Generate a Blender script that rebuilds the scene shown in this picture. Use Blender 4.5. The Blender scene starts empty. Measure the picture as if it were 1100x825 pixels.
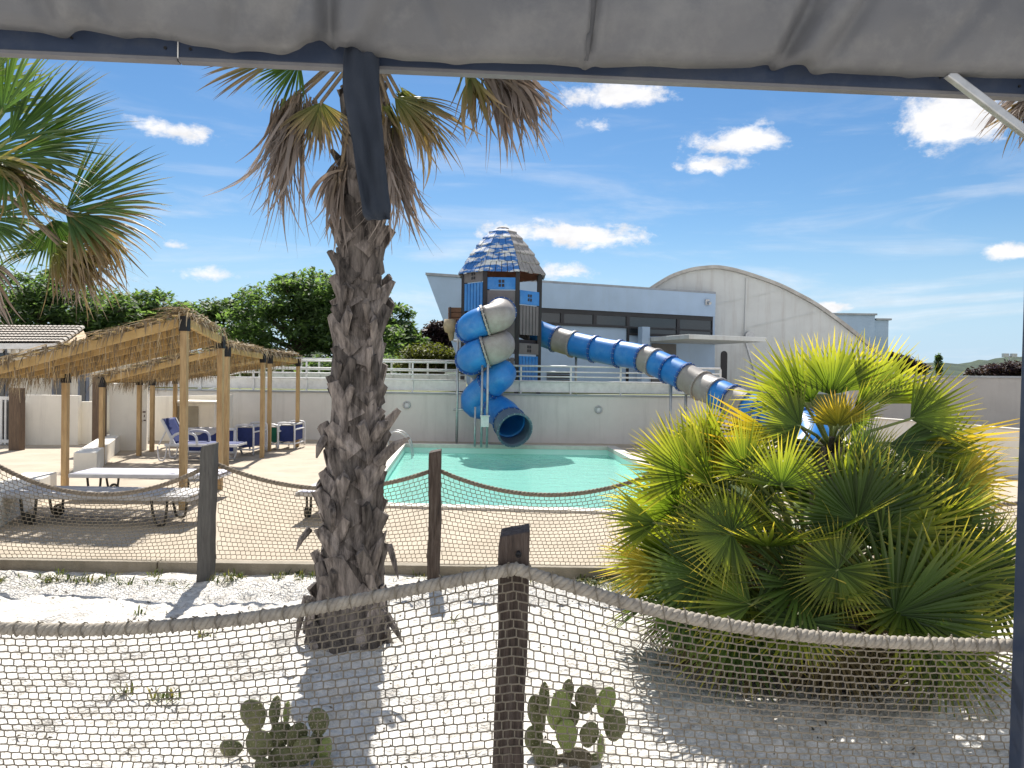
import bpy, bmesh, math, random
from mathutils import Vector, Matrix, Euler, noise
R_ = math.radians
PI = math.pi
sc = bpy.context.scene
COL = sc.collection
V = Vector

# ------------------------------------------------------------------ camera
EYE = V((0, 0, 1.85))
F_PX = 826.0
cam_d = bpy.data.cameras.new('camera')
cam = bpy.data.objects.new('camera', cam_d)
COL.objects.link(cam)
cam_d.sensor_width = 36.0
cam_d.lens = 36.0 * F_PX / 1100.0
cam_d.clip_end = 6000
cam_d.clip_start = 0.05
ROT = Euler((R_(89.48), 0, 0)).to_matrix() @ Matrix.Rotation(R_(0.8), 3, 'Z')
cam.matrix_world = Matrix.Translation(EYE) @ ROT.to_4x4()
sc.camera = cam


def ray(px, py):
    return ROT @ V(((px - 550) / F_PX, (412.5 - py) / F_PX, -1.0))


def G(px, py, z=0.0):
    """survey point on the level z"""
    r = ray(px, py)
    return EYE + r * ((z - EYE.z) / r.z)


def D(px, py, y):
    """survey point at the distance y"""
    r = ray(px, py)
    return EYE + r * (y / r.y)


# ------------------------------------------------------------------ mesh helper
class MB:
    def __init__(s):
        s.v = []
        s.f = []
        s.uv = []          # per vertex (u, v) or empty

    def add(s, vs, fs):
        n = len(s.v)
        s.v.extend([tuple(p) for p in vs])
        s.f.extend([tuple(i + n for i in f) for f in fs])

    def box(s, c, size, rot=None):
        c = V(c)
        hx, hy, hz = size[0] / 2, size[1] / 2, size[2] / 2
        pts = [V((x, y, z)) for x in (-hx, hx) for y in (-hy, hy) for z in (-hz, hz)]
        if rot is not None:
            pts = [rot @ p for p in pts]
        s.add([c + p for p in pts],
              [(0, 1, 3, 2), (4, 6, 7, 5), (0, 4, 5, 1), (2, 3, 7, 6), (0, 2, 6, 4), (1, 5, 7, 3)])

    def bar(s, p0, p1, w, h, up=V((0, 0, 1))):
        """rectangular bar from p0 to p1, w across, h along up"""
        p0, p1 = V(p0), V(p1)
        d = (p1 - p0).normalized()
        if abs(d.dot(up)) > .98:
            up = V((0, 1, 0))
        a = d.cross(up).normalized()
        b = a.cross(d).normalized()
        pts = []
        for p in (p0, p1):
            for sa, sb in ((-1, -1), (1, -1), (1, 1), (-1, 1)):
                pts.append(p + a * sa * w / 2 + b * sb * h / 2)
        s.add(pts, [(3, 2, 1, 0), (4, 5, 6, 7), (0, 1, 5, 4), (1, 2, 6, 5), (2, 3, 7, 6), (3, 0, 4, 7)])

    def tube(s, pts, rad, n=8, caps=True, closed=False):
        pts = [V(p) for p in pts]
        m = len(pts)
        if not hasattr(rad, '__len__'):
            rad = [rad] * m
        tang = []
        for i in range(m):
            if closed:
                t = pts[(i + 1) % m] - pts[(i - 1) % m]
            else:
                t = pts[min(i + 1, m - 1)] - pts[max(i - 1, 0)]
            if t.length < 1e-9:
                t = V((0, 0, 1))
            tang.append(t.normalized())
        ref = V((0, 0, 1)) if abs(tang[0].z) < .9 else V((1, 0, 0))
        a = tang[0].cross(ref).normalized()
        vs = []
        for i in range(m):
            t = tang[i]
            a = (a - t * a.dot(t))
            if a.length < 1e-6:
                a = t.cross(V((.3, .5, .8)))
            a.normalize()
            b = t.cross(a)
            for k in range(n):
                an = 2 * PI * k / n
                vs.append(pts[i] + (a * math.cos(an) + b * math.sin(an)) * rad[i])
        fs = []
        mm = m if closed else m - 1
        for i in range(mm):
            j = (i + 1) % m
            for k in range(n):
                k2 = (k + 1) % n
                fs.append((i * n + k, i * n + k2, j * n + k2, j * n + k))
        if caps and not closed:
            fs.append(tuple(range(n - 1, -1, -1)))
            fs.append(tuple(range((m - 1) * n, m * n)))
        s.add(vs, fs)

    def prism(s, poly, vec):
        """polygon (list of 3D points) extruded along vec"""
        poly = [V(p) for p in poly]
        vec = V(vec)
        n = len(poly)
        vs = poly + [p + vec for p in poly]
        fs = [tuple(range(n)), tuple(range(2 * n - 1, n - 1, -1))]
        for i in range(n):
            j = (i + 1) % n
            fs.append((i, i + n, j + n, j))
        s.add(vs, fs)

    def build(s, name, mat, parent=None, smooth=False, loc=None, bevel=0, fixn=True):
        me = bpy.data.meshes.new(name)
        off = V((0, 0, 0))
        if parent is None and loc is not None:
            off = V(loc)
        elif parent is not None:
            off = wloc(parent)
        me.from_pydata([tuple(V(p) - off) for p in s.v], [], s.f)
        if s.uv:
            l = me.uv_layers.new(name='UVMap')
            for lp in me.loops:
                l.data[lp.index].uv = s.uv[lp.vertex_index]
        if fixn and len(s.f) < 20000 and not s.uv:
            bm = bmesh.new()
            bm.from_mesh(me)
            bmesh.ops.recalc_face_normals(bm, faces=bm.faces)
            bm.to_mesh(me)
            bm.free()
        if smooth:
            me.polygons.foreach_set('use_smooth', [True] * len(me.polygons))
        me.materials.append(mat)
        me.update()
        o = bpy.data.objects.new(name, me)
        COL.objects.link(o)
        if parent is not None:
            o.parent = parent
        else:
            o.location = off
        if bevel:
            b = o.modifiers.new('bevel', 'BEVEL')
            b.width = bevel
            b.segments = 2
            b.limit_method = 'ANGLE'
        return o


def wloc(o):
    p = V((0, 0, 0))
    while o is not None:
        p = p + o.location
        o = o.parent
    return p


def tag(o, label=None, cat=None, group=None, kind=None):
    if label:
        o['label'] = label
    if cat:
        o['category'] = cat
    if group:
        o['group'] = group
    if kind:
        o['kind'] = kind
    return o


def thing(name, loc, label, cat, group=None):
    o = bpy.data.objects.new(name, None)
    o.empty_display_size = .1
    COL.objects.link(o)
    o.location = V(loc)
    return tag(o, label, cat, group)


def copy_tree(o, parent=None):
    c = o.copy()
    COL.objects.link(c)
    c.parent = parent
    for ch in list(o.children):
        copy_tree(ch, c)
    return c


# ------------------------------------------------------------------ materials
def nd(nt, typ, **kw):
    n = nt.nodes.new(typ)
    for k, v in kw.items():
        setattr(n, k, v)
    return n


def ramp(nt, fac, stops):
    r = nd(nt, 'ShaderNodeValToRGB')
    e = r.color_ramp.elements
    while len(e) < len(stops):
        e.new(.5)
    for i, (p, c) in enumerate(stops):
        e[i].position = p
        e[i].color = (c[0], c[1], c[2], 1)
    if fac is not None:
        nt.links.new(fac, r.inputs[0])
    return r.outputs[0]


def mat(name, c1, c2=None, scale=4.0, rough=.75, bump=0.0, bscale=40.0, metal=0.0, detail=6,
        stretch=(1, 1, 1), c3=None, spec=.4, dirt=None, dscale=1.3, bdist=.02, lo=.35, hi=.65, coat=0, island=None):
    m = bpy.data.materials.new(name)
    m.use_nodes = True
    nt = m.node_tree
    bs = nt.nodes['Principled BSDF']
    bs.inputs['Roughness'].default_value = rough
    bs.inputs['Metallic'].default_value = metal
    bs.inputs['Specular IOR Level'].default_value = spec
    bs.inputs['Coat Weight'].default_value = coat
    tc = nd(nt, 'ShaderNodeTexCoord')
    mp = nd(nt, 'ShaderNodeMapping')
    mp.inputs['Scale'].default_value = stretch
    nt.links.new(tc.outputs['Object'], mp.inputs[0])
    c2 = c2 or tuple(x * .8 for x in c1)
    nz = nd(nt, 'ShaderNodeTexNoise')
    nz.inputs['Scale'].default_value = scale
    nz.inputs['Detail'].default_value = detail
    nz.inputs['Roughness'].default_value = .62
    nt.links.new(mp.outputs[0], nz.inputs['Vector'])
    stops = [(lo, c2), (hi, c1)] if c3 is None else [(lo, c2), ((lo + hi) / 2, c1), (hi, c3)]
    col = ramp(nt, nz.outputs['Fac'], stops)
    if dirt:
        n2 = nd(nt, 'ShaderNodeTexNoise')
        n2.inputs['Scale'].default_value = dscale
        n2.inputs['Detail'].default_value = 8
        n2.inputs['Roughness'].default_value = .7
        nt.links.new(mp.outputs[0], n2.inputs['Vector'])
        fac = ramp(nt, n2.outputs['Fac'], [(.48, (0, 0, 0)), (.72, (1, 1, 1))])
        mx = nd(nt, 'ShaderNodeMix', data_type='RGBA')
        nt.links.new(fac, mx.inputs['Factor'])
        nt.links.new(col, mx.inputs['A'])
        mx.inputs['B'].default_value = (dirt[0], dirt[1], dirt[2], 1)
        col = mx.outputs['Result']
    if island:
        ge = nd(nt, 'ShaderNodeNewGeometry')
        ir = nd(nt, 'ShaderNodeMapRange')
        nt.links.new(ge.outputs['Random Per Island'], ir.inputs[0])
        ir.inputs[3].default_value, ir.inputs[4].default_value = island
        ih = nd(nt, 'ShaderNodeHueSaturation')
        nt.links.new(ir.outputs[0], ih.inputs['Value'])
        nt.links.new(col, ih.inputs['Color'])
        col = ih.outputs[0]
    nt.links.new(col, bs.inputs['Base Color'])
    if bump:
        n3 = nd(nt, 'ShaderNodeTexNoise')
        n3.inputs['Scale'].default_value = bscale
        n3.inputs['Detail'].default_value = 6
        nt.links.new(mp.outputs[0], n3.inputs['Vector'])
        bp = nd(nt, 'ShaderNodeBump')
        bp.inputs['Strength'].default_value = bump
        bp.inputs['Distance'].default_value = bdist
        nt.links.new(n3.outputs['Fac'], bp.inputs['Height'])
        nt.links.new(bp.outputs[0], bs.inputs['Normal'])
    return m


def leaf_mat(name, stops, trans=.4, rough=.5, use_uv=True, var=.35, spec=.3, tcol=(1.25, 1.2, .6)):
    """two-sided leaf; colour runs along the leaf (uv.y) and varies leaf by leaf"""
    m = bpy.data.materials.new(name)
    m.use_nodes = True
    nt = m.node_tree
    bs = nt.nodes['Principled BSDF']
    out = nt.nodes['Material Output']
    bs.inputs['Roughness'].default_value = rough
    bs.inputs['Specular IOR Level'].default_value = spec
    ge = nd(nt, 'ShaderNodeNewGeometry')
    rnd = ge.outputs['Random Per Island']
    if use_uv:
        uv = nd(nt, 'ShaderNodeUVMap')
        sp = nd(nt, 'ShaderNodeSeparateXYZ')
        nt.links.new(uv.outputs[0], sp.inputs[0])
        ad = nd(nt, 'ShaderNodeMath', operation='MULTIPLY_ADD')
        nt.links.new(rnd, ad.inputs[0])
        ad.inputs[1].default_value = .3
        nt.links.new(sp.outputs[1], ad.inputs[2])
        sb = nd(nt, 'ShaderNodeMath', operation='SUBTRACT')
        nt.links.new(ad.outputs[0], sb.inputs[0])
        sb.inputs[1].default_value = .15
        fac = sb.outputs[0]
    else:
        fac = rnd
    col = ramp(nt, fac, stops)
    hs = nd(nt, 'ShaderNodeHueSaturation')
    mr = nd(nt, 'ShaderNodeMapRange')
    nt.links.new(rnd, mr.inputs[0])
    mr.inputs[3].default_value = 1 - var
    mr.inputs[4].default_value = 1 + var
    nt.links.new(mr.outputs[0], hs.inputs['Value'])
    nt.links.new(col, hs.inputs['Color'])
    nt.links.new(hs.outputs[0], bs.inputs['Base Color'])
    tr = nd(nt, 'ShaderNodeBsdfTranslucent')
    mu = nd(nt, 'ShaderNodeMix', data_type='RGBA', blend_type='MULTIPLY')
    mu.inputs['Factor'].default_value = 1
    nt.links.new(hs.outputs[0], mu.inputs['A'])
    mu.inputs['B'].default_value = (*tcol, 1)
    nt.links.new(mu.outputs['Result'], tr.inputs[0])
    ms = nd(nt, 'ShaderNodeMixShader')
    ms.inputs[0].default_value = trans
    nt.links.new(bs.outputs[0], ms.inputs[1])
    nt.links.new(tr.outputs[0], ms.inputs[2])
    nt.links.new(ms.outputs[0], out.inputs['Surface'])
    return m


def streak_wall(name, c, dirt, rough=.85):
    """rendered wall: blotches, vertical run-off streaks"""
    m = mat(name, c, tuple(x * .9 for x in c), scale=1.2, rough=rough, bump=.25, bscale=60, bdist=.01)
    nt = m.node_tree
    bs = nt.nodes['Principled BSDF']
    src = bs.inputs['Base Color'].links[0].from_socket
    tc = nd(nt, 'ShaderNodeTexCoord')
    mp = nd(nt, 'ShaderNodeMapping')
    mp.inputs['Scale'].default_value = (2.2, 2.2, .18)
    nt.links.new(tc.outputs['Object'], mp.inputs[0])
    nz = nd(nt, 'ShaderNodeTexNoise')
    nz.inputs['Scale'].default_value = 1.6
    nz.inputs['Detail'].default_value = 8
    nz.inputs['Roughness'].default_value = .7
    nt.links.new(mp.outputs[0], nz.inputs['Vector'])
    fac = ramp(nt, nz.outputs['Fac'], [(.5, (0, 0, 0)), (.8, (.6, .6, .6))])
    mx = nd(nt, 'ShaderNodeMix', data_type='RGBA')
    nt.links.new(fac, mx.inputs['Factor'])
    nt.links.new(src, mx.inputs['A'])
    mx.inputs['B'].default_value = (*dirt, 1)
    nt.links.new(mx.outputs['Result'], bs.inputs['Base Color'])
    return m


def net_mat(name, c):
    return mat(name, c, tuple(x * .7 for x in c), scale=60, rough=.9)


def thatch_mat(name):
    return leaf_mat(name, [(0, (.32, .26, .18)), (.5, (.26, .205, .14)), (1, (.42, .35, .25))], trans=.25, rough=.8,
                    use_uv=False, var=.45, tcol=(1, .9, .7))


def glass_mat(name):
    m = bpy.data.materials.new(name)
    m.use_nodes = True
    bs = m.node_tree.nodes['Principled BSDF']
    bs.inputs['Base Color'].default_value = (.02, .025, .03, 1)
    bs.inputs['Roughness'].default_value = .06
    bs.inputs['Specular IOR Level'].default_value = .8
    return m


def water_mat(name):
    m = bpy.data.materials.new(name)
    m.use_nodes = True
    nt = m.node_tree
    nt.nodes.remove(nt.nodes['Principled BSDF'])
    out = nt.nodes['Material Output']
    tp = nd(nt, 'ShaderNodeBsdfTransparent')
    tp.inputs[0].default_value = (.70, .97, .92, 1)
    gl = nd(nt, 'ShaderNodeBsdfGlossy')
    gl.inputs['Roughness'].default_value = .03
    gl.inputs['Color'].default_value = (1, 1, 1, 1)
    tc = nd(nt, 'ShaderNodeTexCoord')
    nz = nd(nt, 'ShaderNodeTexNoise')
    nz.inputs['Scale'].default_value = 2.6
    nz.inputs['Detail'].default_value = 3
    nt.links.new(tc.outputs['Object'], nz.inputs['Vector'])
    bp = nd(nt, 'ShaderNodeBump')
    bp.inputs['Strength'].default_value = .35
    bp.inputs['Distance'].default_value = .06
    nt.links.new(nz.outputs['Fac'], bp.inputs['Height'])
    nt.links.new(bp.outputs[0], gl.inputs['Normal'])
    fr = nd(nt, 'ShaderNodeFresnel')
    fr.inputs['IOR'].default_value = 1.33
    nt.links.new(bp.outputs[0], fr.inputs['Normal'])
    cl = nd(nt, 'ShaderNodeMath', operation='MULTIPLY')
    nt.links.new(fr.outputs[0], cl.inputs[0])
    cl.inputs[1].default_value = .55
    # milky scatter of the treated water
    df = nd(nt, 'ShaderNodeBsdfDiffuse')
    df.inputs[0].default_value = (.42, .88, .78, 1)
    m0 = nd(nt, 'ShaderNodeMixShader')
    m0.inputs[0].default_value = .42
    nt.links.new(tp.outputs[0], m0.inputs[1])
    nt.links.new(df.outputs[0], m0.inputs[2])
    ms = nd(nt, 'ShaderNodeMixShader')
    nt.links.new(cl.outputs[0], ms.inputs[0])
    nt.links.new(m0.outputs[0], ms.inputs[1])
    nt.links.new(gl.outputs[0], ms.inputs[2])
    nt.links.new(ms.outputs[0], out.inputs['Surface'])
    return m


M = {}
M['sand'] = mat('white_sand', (.78, .755, .71), (.60, .575, .53), scale=9, detail=12, rough=.95, bump=1.0, bscale=48, bdist=.022,
                dirt=(.36, .325, .28), dscale=13)
M['deck'] = mat('beige_deck', (.475, .405, .315), (.41, .345, .262), scale=2.2, rough=.9, bump=.25, bscale=90, bdist=.004,
                dirt=(.35, .295, .225), dscale=1.4)
M['coping'] = mat('pool_coping', (.66, .62, .55), (.55, .51, .45), scale=6, rough=.8, bump=.15, bscale=60)
M['liner'] = mat('pool_liner', (.66, .90, .82), (.60, .86, .77), scale=1.5, rough=.6)
M['water'] = water_mat('pool_water')
M['wall'] = streak_wall('grey_render', (.70, .675, .64), (.42, .40, .37))
M['wall_white'] = streak_wall('white_render', (.86, .82, .73), (.58, .54, .48))
M['wall_grey'] = streak_wall('grey_boundary_render', (.40, .39, .38), (.30, .29, .28))
M['hall'] = streak_wall('pale_panel_render', (.385, .505, .66), (.34, .42, .52))
M['vault'] = streak_wall('vault_concrete', (.60, .62, .61), (.33, .28, .25))
M['roof_metal'] = mat('roof_flashing', (.34, .36, .38), (.26, .28, .30), rough=.5, metal=.3)
M['dark_frame'] = mat('dark_frame', (.025, .025, .03), (.018, .018, .02), rough=.45)
M['glass'] = glass_mat('dark_glass')
M['white_paint'] = mat('white_paint', (.78, .78, .77), (.66, .66, .65), scale=8, rough=.45)
M['steel'] = mat('galvanised_steel', (.50, .51, .52), (.38, .39, .40), scale=12, rough=.4, metal=.6)
M['timber'] = mat('pale_timber', (.50, .35, .18), (.36, .235, .115), scale=6, rough=.7, stretch=(6, 6, .7), bump=.2, bscale=30)
M['timber_h'] = mat('pale_beam_timber', (.54, .37, .16), (.43, .28, .11), scale=7, rough=.7, bump=.2, bscale=30)
M['batten'] = mat('yellow_batten', (.62, .47, .22), (.48, .34, .15), scale=7, rough=.7)
M['timber_dark'] = mat('brown_timber', (.16, .11, .075), (.10, .07, .05), scale=6, rough=.8, stretch=(5, 5, .6), bump=.4, bscale=30)
M['post'] = mat('weathered_post', (.085, .062, .05), (.042, .031, .026), scale=7, rough=.85, stretch=(7, 7, .7), bump=.9,
                bscale=22, bdist=.012, c3=(.125, .10, .085))
M['post_grey'] = mat('grey_post', (.13, .125, .115), (.085, .08, .075), scale=7, rough=.85, stretch=(7, 7, .7), bump=.5, bscale=22)
M['rope'] = mat('hemp_rope', (.40, .36, .30), (.27, .24, .20), scale=30, rough=.95, bump=.8, bscale=120, bdist=.004)
M['rope_far'] = mat('worn_rope', (.30, .25, .19), (.19, .155, .12), scale=30, rough=.95, bump=.6, bscale=80)
M['net'] = net_mat('fishing_net', (.25, .215, .165))
M['net_far'] = net_mat('fishing_net_brown', (.27, .225, .16))
M['bracket'] = mat('black_bracket', (.02, .02, .022), (.014, .014, .016), rough=.5, metal=.4)
M['thatch'] = thatch_mat('dry_thatch')
M['blue'] = mat('blue_plastic', (.022, .21, .58), (.016, .165, .49), scale=3, rough=.38, dirt=(.08, .27, .58), dscale=2.5, coat=.2)
M['taupe'] = mat('taupe_plastic', (.33, .30, .275), (.27, .245, .225), scale=3, rough=.45, dirt=(.40, .38, .35), dscale=2.5)
M['navy_plastic'] = mat('navy_plastic', (.11, .15, .20), (.08, .11, .15), scale=3, rough=.4)
M['taupe_panel'] = mat('taupe_panel', (.17, .155, .155), (.13, .12, .12), scale=3, rough=.55)
M['charcoal'] = mat('charcoal_post', (.028, .025, .03), (.02, .018, .02), rough=.5)
M['shingle'] = mat('faded_blue_shingle', (.035, .15, .42), (.62, .63, .62), scale=2.6, rough=.7, lo=.455, hi=.52, detail=8,
                   stretch=(.8, .8, 3.2))
M['shingle_pale'] = mat('bleached_shingle', (.37, .355, .34), (.24, .225, .215), scale=3.5, rough=.8)
M['shingle_edge'] = mat('shingle_edge', (.30, .28, .27), (.2, .19, .18), rough=.8)
M['roof_under'] = mat('red_brown_ceiling', (.26, .12, .08), (.18, .08, .06), rough=.8)
M['sling_blue'] = mat('navy_sling', (.022, .04, .17), (.016, .03, .13), scale=20, rough=.7)
M['sling_green'] = mat('green_sling', (.015, .16, .10), (.01, .12, .075), scale=20, rough=.7)
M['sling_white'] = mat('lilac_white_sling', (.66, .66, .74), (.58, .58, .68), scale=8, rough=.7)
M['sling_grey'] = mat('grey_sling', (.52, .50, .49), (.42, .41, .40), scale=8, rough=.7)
M['plastic_white'] = mat('white_plastic', (.70, .70, .72), (.58, .58, .61), scale=6, rough=.4)
M['rubber'] = mat('grey_rubber', (.06, .055, .05), (.04, .04, .035), rough=.8)
M['bark'] = mat('tree_bark', (.12, .095, .07), (.07, .055, .04), scale=6, rough=.95, bump=.6, bscale=20, stretch=(3, 3, .6))
M['palm_bark'] = mat('palm_boots', (.17, .145, .13), (.052, .043, .039), island=(.45, 1.35), scale=7, rough=.95, bump=.9, bscale=34, bdist=.015,
                     c3=(.29, .25, .225), stretch=(3.5, 3.5, .6))
M['stalk'] = mat('frond_stalk', (.22, .26, .08), (.15, .18, .06), scale=10, rough=.6)
M['stalk_dry'] = mat('dry_stalk', (.26, .20, .13), (.17, .13, .09), scale=10, rough=.8)
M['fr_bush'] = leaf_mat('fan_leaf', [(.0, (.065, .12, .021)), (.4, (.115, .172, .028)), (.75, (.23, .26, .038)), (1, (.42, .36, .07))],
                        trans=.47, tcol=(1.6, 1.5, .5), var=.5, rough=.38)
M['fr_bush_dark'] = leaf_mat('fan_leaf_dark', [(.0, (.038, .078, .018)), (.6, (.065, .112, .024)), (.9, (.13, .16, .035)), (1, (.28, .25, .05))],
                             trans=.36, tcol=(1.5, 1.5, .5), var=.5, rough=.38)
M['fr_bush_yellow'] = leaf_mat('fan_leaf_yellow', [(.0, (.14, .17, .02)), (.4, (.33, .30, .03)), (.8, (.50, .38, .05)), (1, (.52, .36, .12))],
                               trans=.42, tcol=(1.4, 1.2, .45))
M['fr_green'] = leaf_mat('palm_leaf', [(.0, (.06, .13, .03)), (.5, (.075, .14, .04)), (.85, (.12, .16, .06)), (1, (.30, .26, .15))],
                         trans=.4, tcol=(1.35, 1.35, .55))
M['fr_half'] = leaf_mat('palm_leaf_drying', [(.0, (.13, .17, .04)), (.4, (.20, .18, .07)), (.7, (.24, .18, .105)), (1, (.26, .21, .16))],
                        trans=.35, tcol=(1.3, 1.1, .6))
M['fr_dead'] = leaf_mat('palm_leaf_dead', [(.0, (.20, .155, .11)), (.4, (.22, .18, .155)), (1, (.28, .245, .225))], trans=.2, rough=.8,
                        tcol=(1.2, 1, .8))
M['fr_skirt'] = leaf_mat('dead_skirt_leaf', [(.0, (.09, .065, .03)), (.5, (.14, .105, .045)), (1, (.19, .145, .075))], trans=.14, rough=.8,
                         tcol=(1.2, 1, .6))
M['cactus'] = mat('prickly_pear_skin', (.135, .145, .058), (.09, .10, .042), scale=9, rough=.6, bump=.3, bscale=50, dirt=(.20, .19, .08), dscale=7)
M['cactus_young'] = mat('young_pad_skin', (.22, .27, .07), (.17, .21, .06), scale=9, rough=.55, bump=.2, bscale=50)
M['cactus_old'] = mat('old_pad_skin', (.14, .12, .075), (.10, .085, .055), scale=14, rough=.8, bump=.5, bscale=50)
M['spine'] = mat('cactus_spines', (.55, .50, .36), (.45, .4, .3), rough=.7)
M['cloth'] = mat('grey_tarpaulin', (.135, .137, .145), (.108, .11, .117), scale=2.2, rough=.5, bump=.35, bscale=320, bdist=.002,
                 dirt=(.18, .18, .18), dscale=3)
M['seam'] = mat('tarpaulin_seam', (.085, .087, .094), (.06, .062, .068), scale=20, rough=.6)
M['strap'] = mat('navy_cloth_strap', (.027, .035, .052), (.018, .025, .038), scale=5, rough=.85, bump=.3, bscale=200, bdist=.002)
M['beam'] = mat('navy_beam', (.022, .037, .075), (.016, .028, .058), scale=4, rough=.4, dirt=(.045, .055, .075), dscale=4)
M['beam_edge'] = mat('beam_edge', (.17, .17, .18), (.12, .12, .13), scale=4, rough=.5)
M['tile'] = mat('clay_tile', (.41, .375, .325), (.30, .265, .225), scale=5, rough=.85, dirt=(.5, .43, .37), dscale=2)
M['black_mark'] = mat('dark_red_paint', (.09, .045, .035), (.05, .03, .03), rough=.8)
M['weed'] = leaf_mat('weed_leaf', [(0, (.06, .10, .02)), (.6, (.10, .13, .03)), (1, (.22, .19, .07))], trans=.35, use_uv=False, var=.4)
M['debris'] = leaf_mat('dry_litter', [(0, (.10, .085, .06)), (.6, (.16, .135, .10)), (1, (.28, .25, .2))], trans=.1, use_uv=False, var=.5)


def crown_mat(name, a, b, c, trans=.35):
    return leaf_mat(name, [(0, a), (.5, b), (1, c)], trans=trans, use_uv=False, var=.3, rough=.6, spec=.3, tcol=(1.3, 1.4, .6))


M['leaf_mid'] = crown_mat('crown_green', (.085, .14, .062), (.115, .18, .078), (.155, .22, .105), .58)
M['leaf_dark'] = crown_mat('crown_dark_green', (.07, .115, .055), (.095, .15, .068), (.13, .185, .09), .58)
M['leaf_light'] = crown_mat('crown_light_green', (.08, .13, .05), (.11, .17, .07), (.15, .21, .09))
M['leaf_purple'] = crown_mat('crown_purple', (.03, .018, .026), (.045, .025, .036), (.07, .04, .052))
M['leaf_olive'] = crown_mat('crown_olive', (.075, .085, .018), (.11, .12, .026), (.15, .155, .04))
M['hill'] = mat('wooded_hill', (.045, .070, .040), (.022, .040, .026), scale=.06, rough=.95, detail=10, lo=.42, hi=.58, bump=1, bscale=.09, bdist=4)
M['grass'] = mat('dry_lawn', (.16, .17, .06), (.10, .12, .04), scale=2, rough=.95)
# ================================================================== SETTING
def fbm(x, y, s=1.0, o=4):
    return noise.fractal(V((x * s, y * s, 3.7)), .6, 2.1, o)


KERB_Y = 7.05          # front edge of the pool deck
DZ = .10               # deck level
pool = [G(435, 478, DZ), G(653, 481, DZ), G(789, 553, DZ), G(388.5, 542, DZ)]   # far left, far right, near right, near left
PC = sum(pool, V()) / 4


def grow(poly, k):
    c = sum(poly, V()) / len(poly)
    out = []
    for i, p in enumerate(poly):
        a, b = poly[i - 1], poly[(i + 1) % len(poly)]
        d = ((p - a).normalized() + (p - b).normalized())
        out.append(p + d * k)
    return out


def sheet_with_hole(outer, hole, z):
    bm = bmesh.new()
    es = []
    for loop in (outer, hole):
        vs = [bm.verts.new((p[0], p[1], z)) for p in loop]
        for i in range(len(vs)):
            es.append(bm.edges.new((vs[i], vs[(i + 1) % len(vs)])))
    bmesh.ops.triangle_fill(bm, use_beauty=True, edges=es)
    bm.verts.index_update()
    v = [tuple(p.co) for p in bm.verts]
    f = []
    for q in bm.faces:
        idx = [w.index for w in q.verts]
        if q.normal.z < 0:
            idx.reverse()
        f.append(tuple(idx))
    bm.free()
    return v, f


# ---- sandy ground: fine relief in front, flat far beyond, one sheet
rg = random.Random(5)
g = MB()
nx, ny = 330, 165
X0, X1, Y0, Y1 = -6.6, 6.6, .6, 7.2
pits = [(rg.uniform(-6, 6), rg.uniform(3.2, 6.9), rg.uniform(.03, .12), rg.uniform(.012, .045)) for _ in range(520)]
H = [[0.0] * (nx + 1) for _ in range(ny + 1)]
for j in range(ny + 1):
    y = Y0 + (Y1 - Y0) * j / ny
    for i in range(nx + 1):
        x = X0 + (X1 - X0) * i / nx
        h = .035 * fbm(x, y, .9) + .016 * fbm(x + 9, y * 1.6, 4.0, 3) + .013 * fbm(x + 3, y * 1.3, 11.0, 2)
        H[j][i] = h
for (x, y, r, dp) in pits:
    i0 = int((x - X0) / (X1 - X0) * nx)
    j0 = int((y - Y0) / (Y1 - Y0) * ny)
    for j in range(max(0, j0 - 7), min(ny, j0 + 7) + 1):
        for i in range(max(0, i0 - 7), min(nx, i0 + 7) + 1):
            xx = X0 + (X1 - X0) * i / nx - x
            yy = (Y0 + (Y1 - Y0) * j / ny - y) * .7
            q = math.hypot(xx, yy) / r
            H[j][i] += -dp * math.exp(-q * q * 1.5) + dp * .5 * math.exp(-(q - 1.3) ** 2 * 5)
vs = []
for j in range(ny + 1):
    y = Y0 + (Y1 - Y0) * j / ny
    for i in range(nx + 1):
        x = X0 + (X1 - X0) * i / nx
        e = min(1, min(x - X0, X1 - x, y - Y0) / .5, (Y1 - y) / .25)
        vs.append((x, y, H[j][i] * max(0, e)))
fs = [(j * (nx + 1) + i, j * (nx + 1) + i + 1, (j + 1) * (nx + 1) + i + 1, (j + 1) * (nx + 1) + i) for j in range(ny) for i in range(nx)]
g.add(vs, fs)
B = 2500
hole1 = [(X0, Y0), (X1, Y0), (X1, Y1), (X0, Y1)]
outer = [(-B, -B), (B, -B), (B, Y1), (X1, Y1), (X1, Y0), (X0, Y0), (X0, Y1), (-B, Y1)]
g.add([(-B, -B, 0), (B, -B, 0), (B, Y0, 0), (-B, Y0, 0), (-B, Y1, 0), (X0, Y1, 0), (X0, Y0, 0), (X1, Y0, 0), (X1, Y1, 0), (B, Y1, 0)],
      [(0, 1, 2, 7, 6, 3), (3, 6, 5, 4), (7, 2, 9, 8)])
v, f = sheet_with_hole([(-B, Y1), (B, Y1), (B, B), (-B, B)], [(p.x, p.y) for p in grow(pool, .05)], 0)
g.add(v, f)
o = g.build('sandy_ground', M['sand'], smooth=True, fixn=False)
tag(o, kind='structure')

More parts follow.
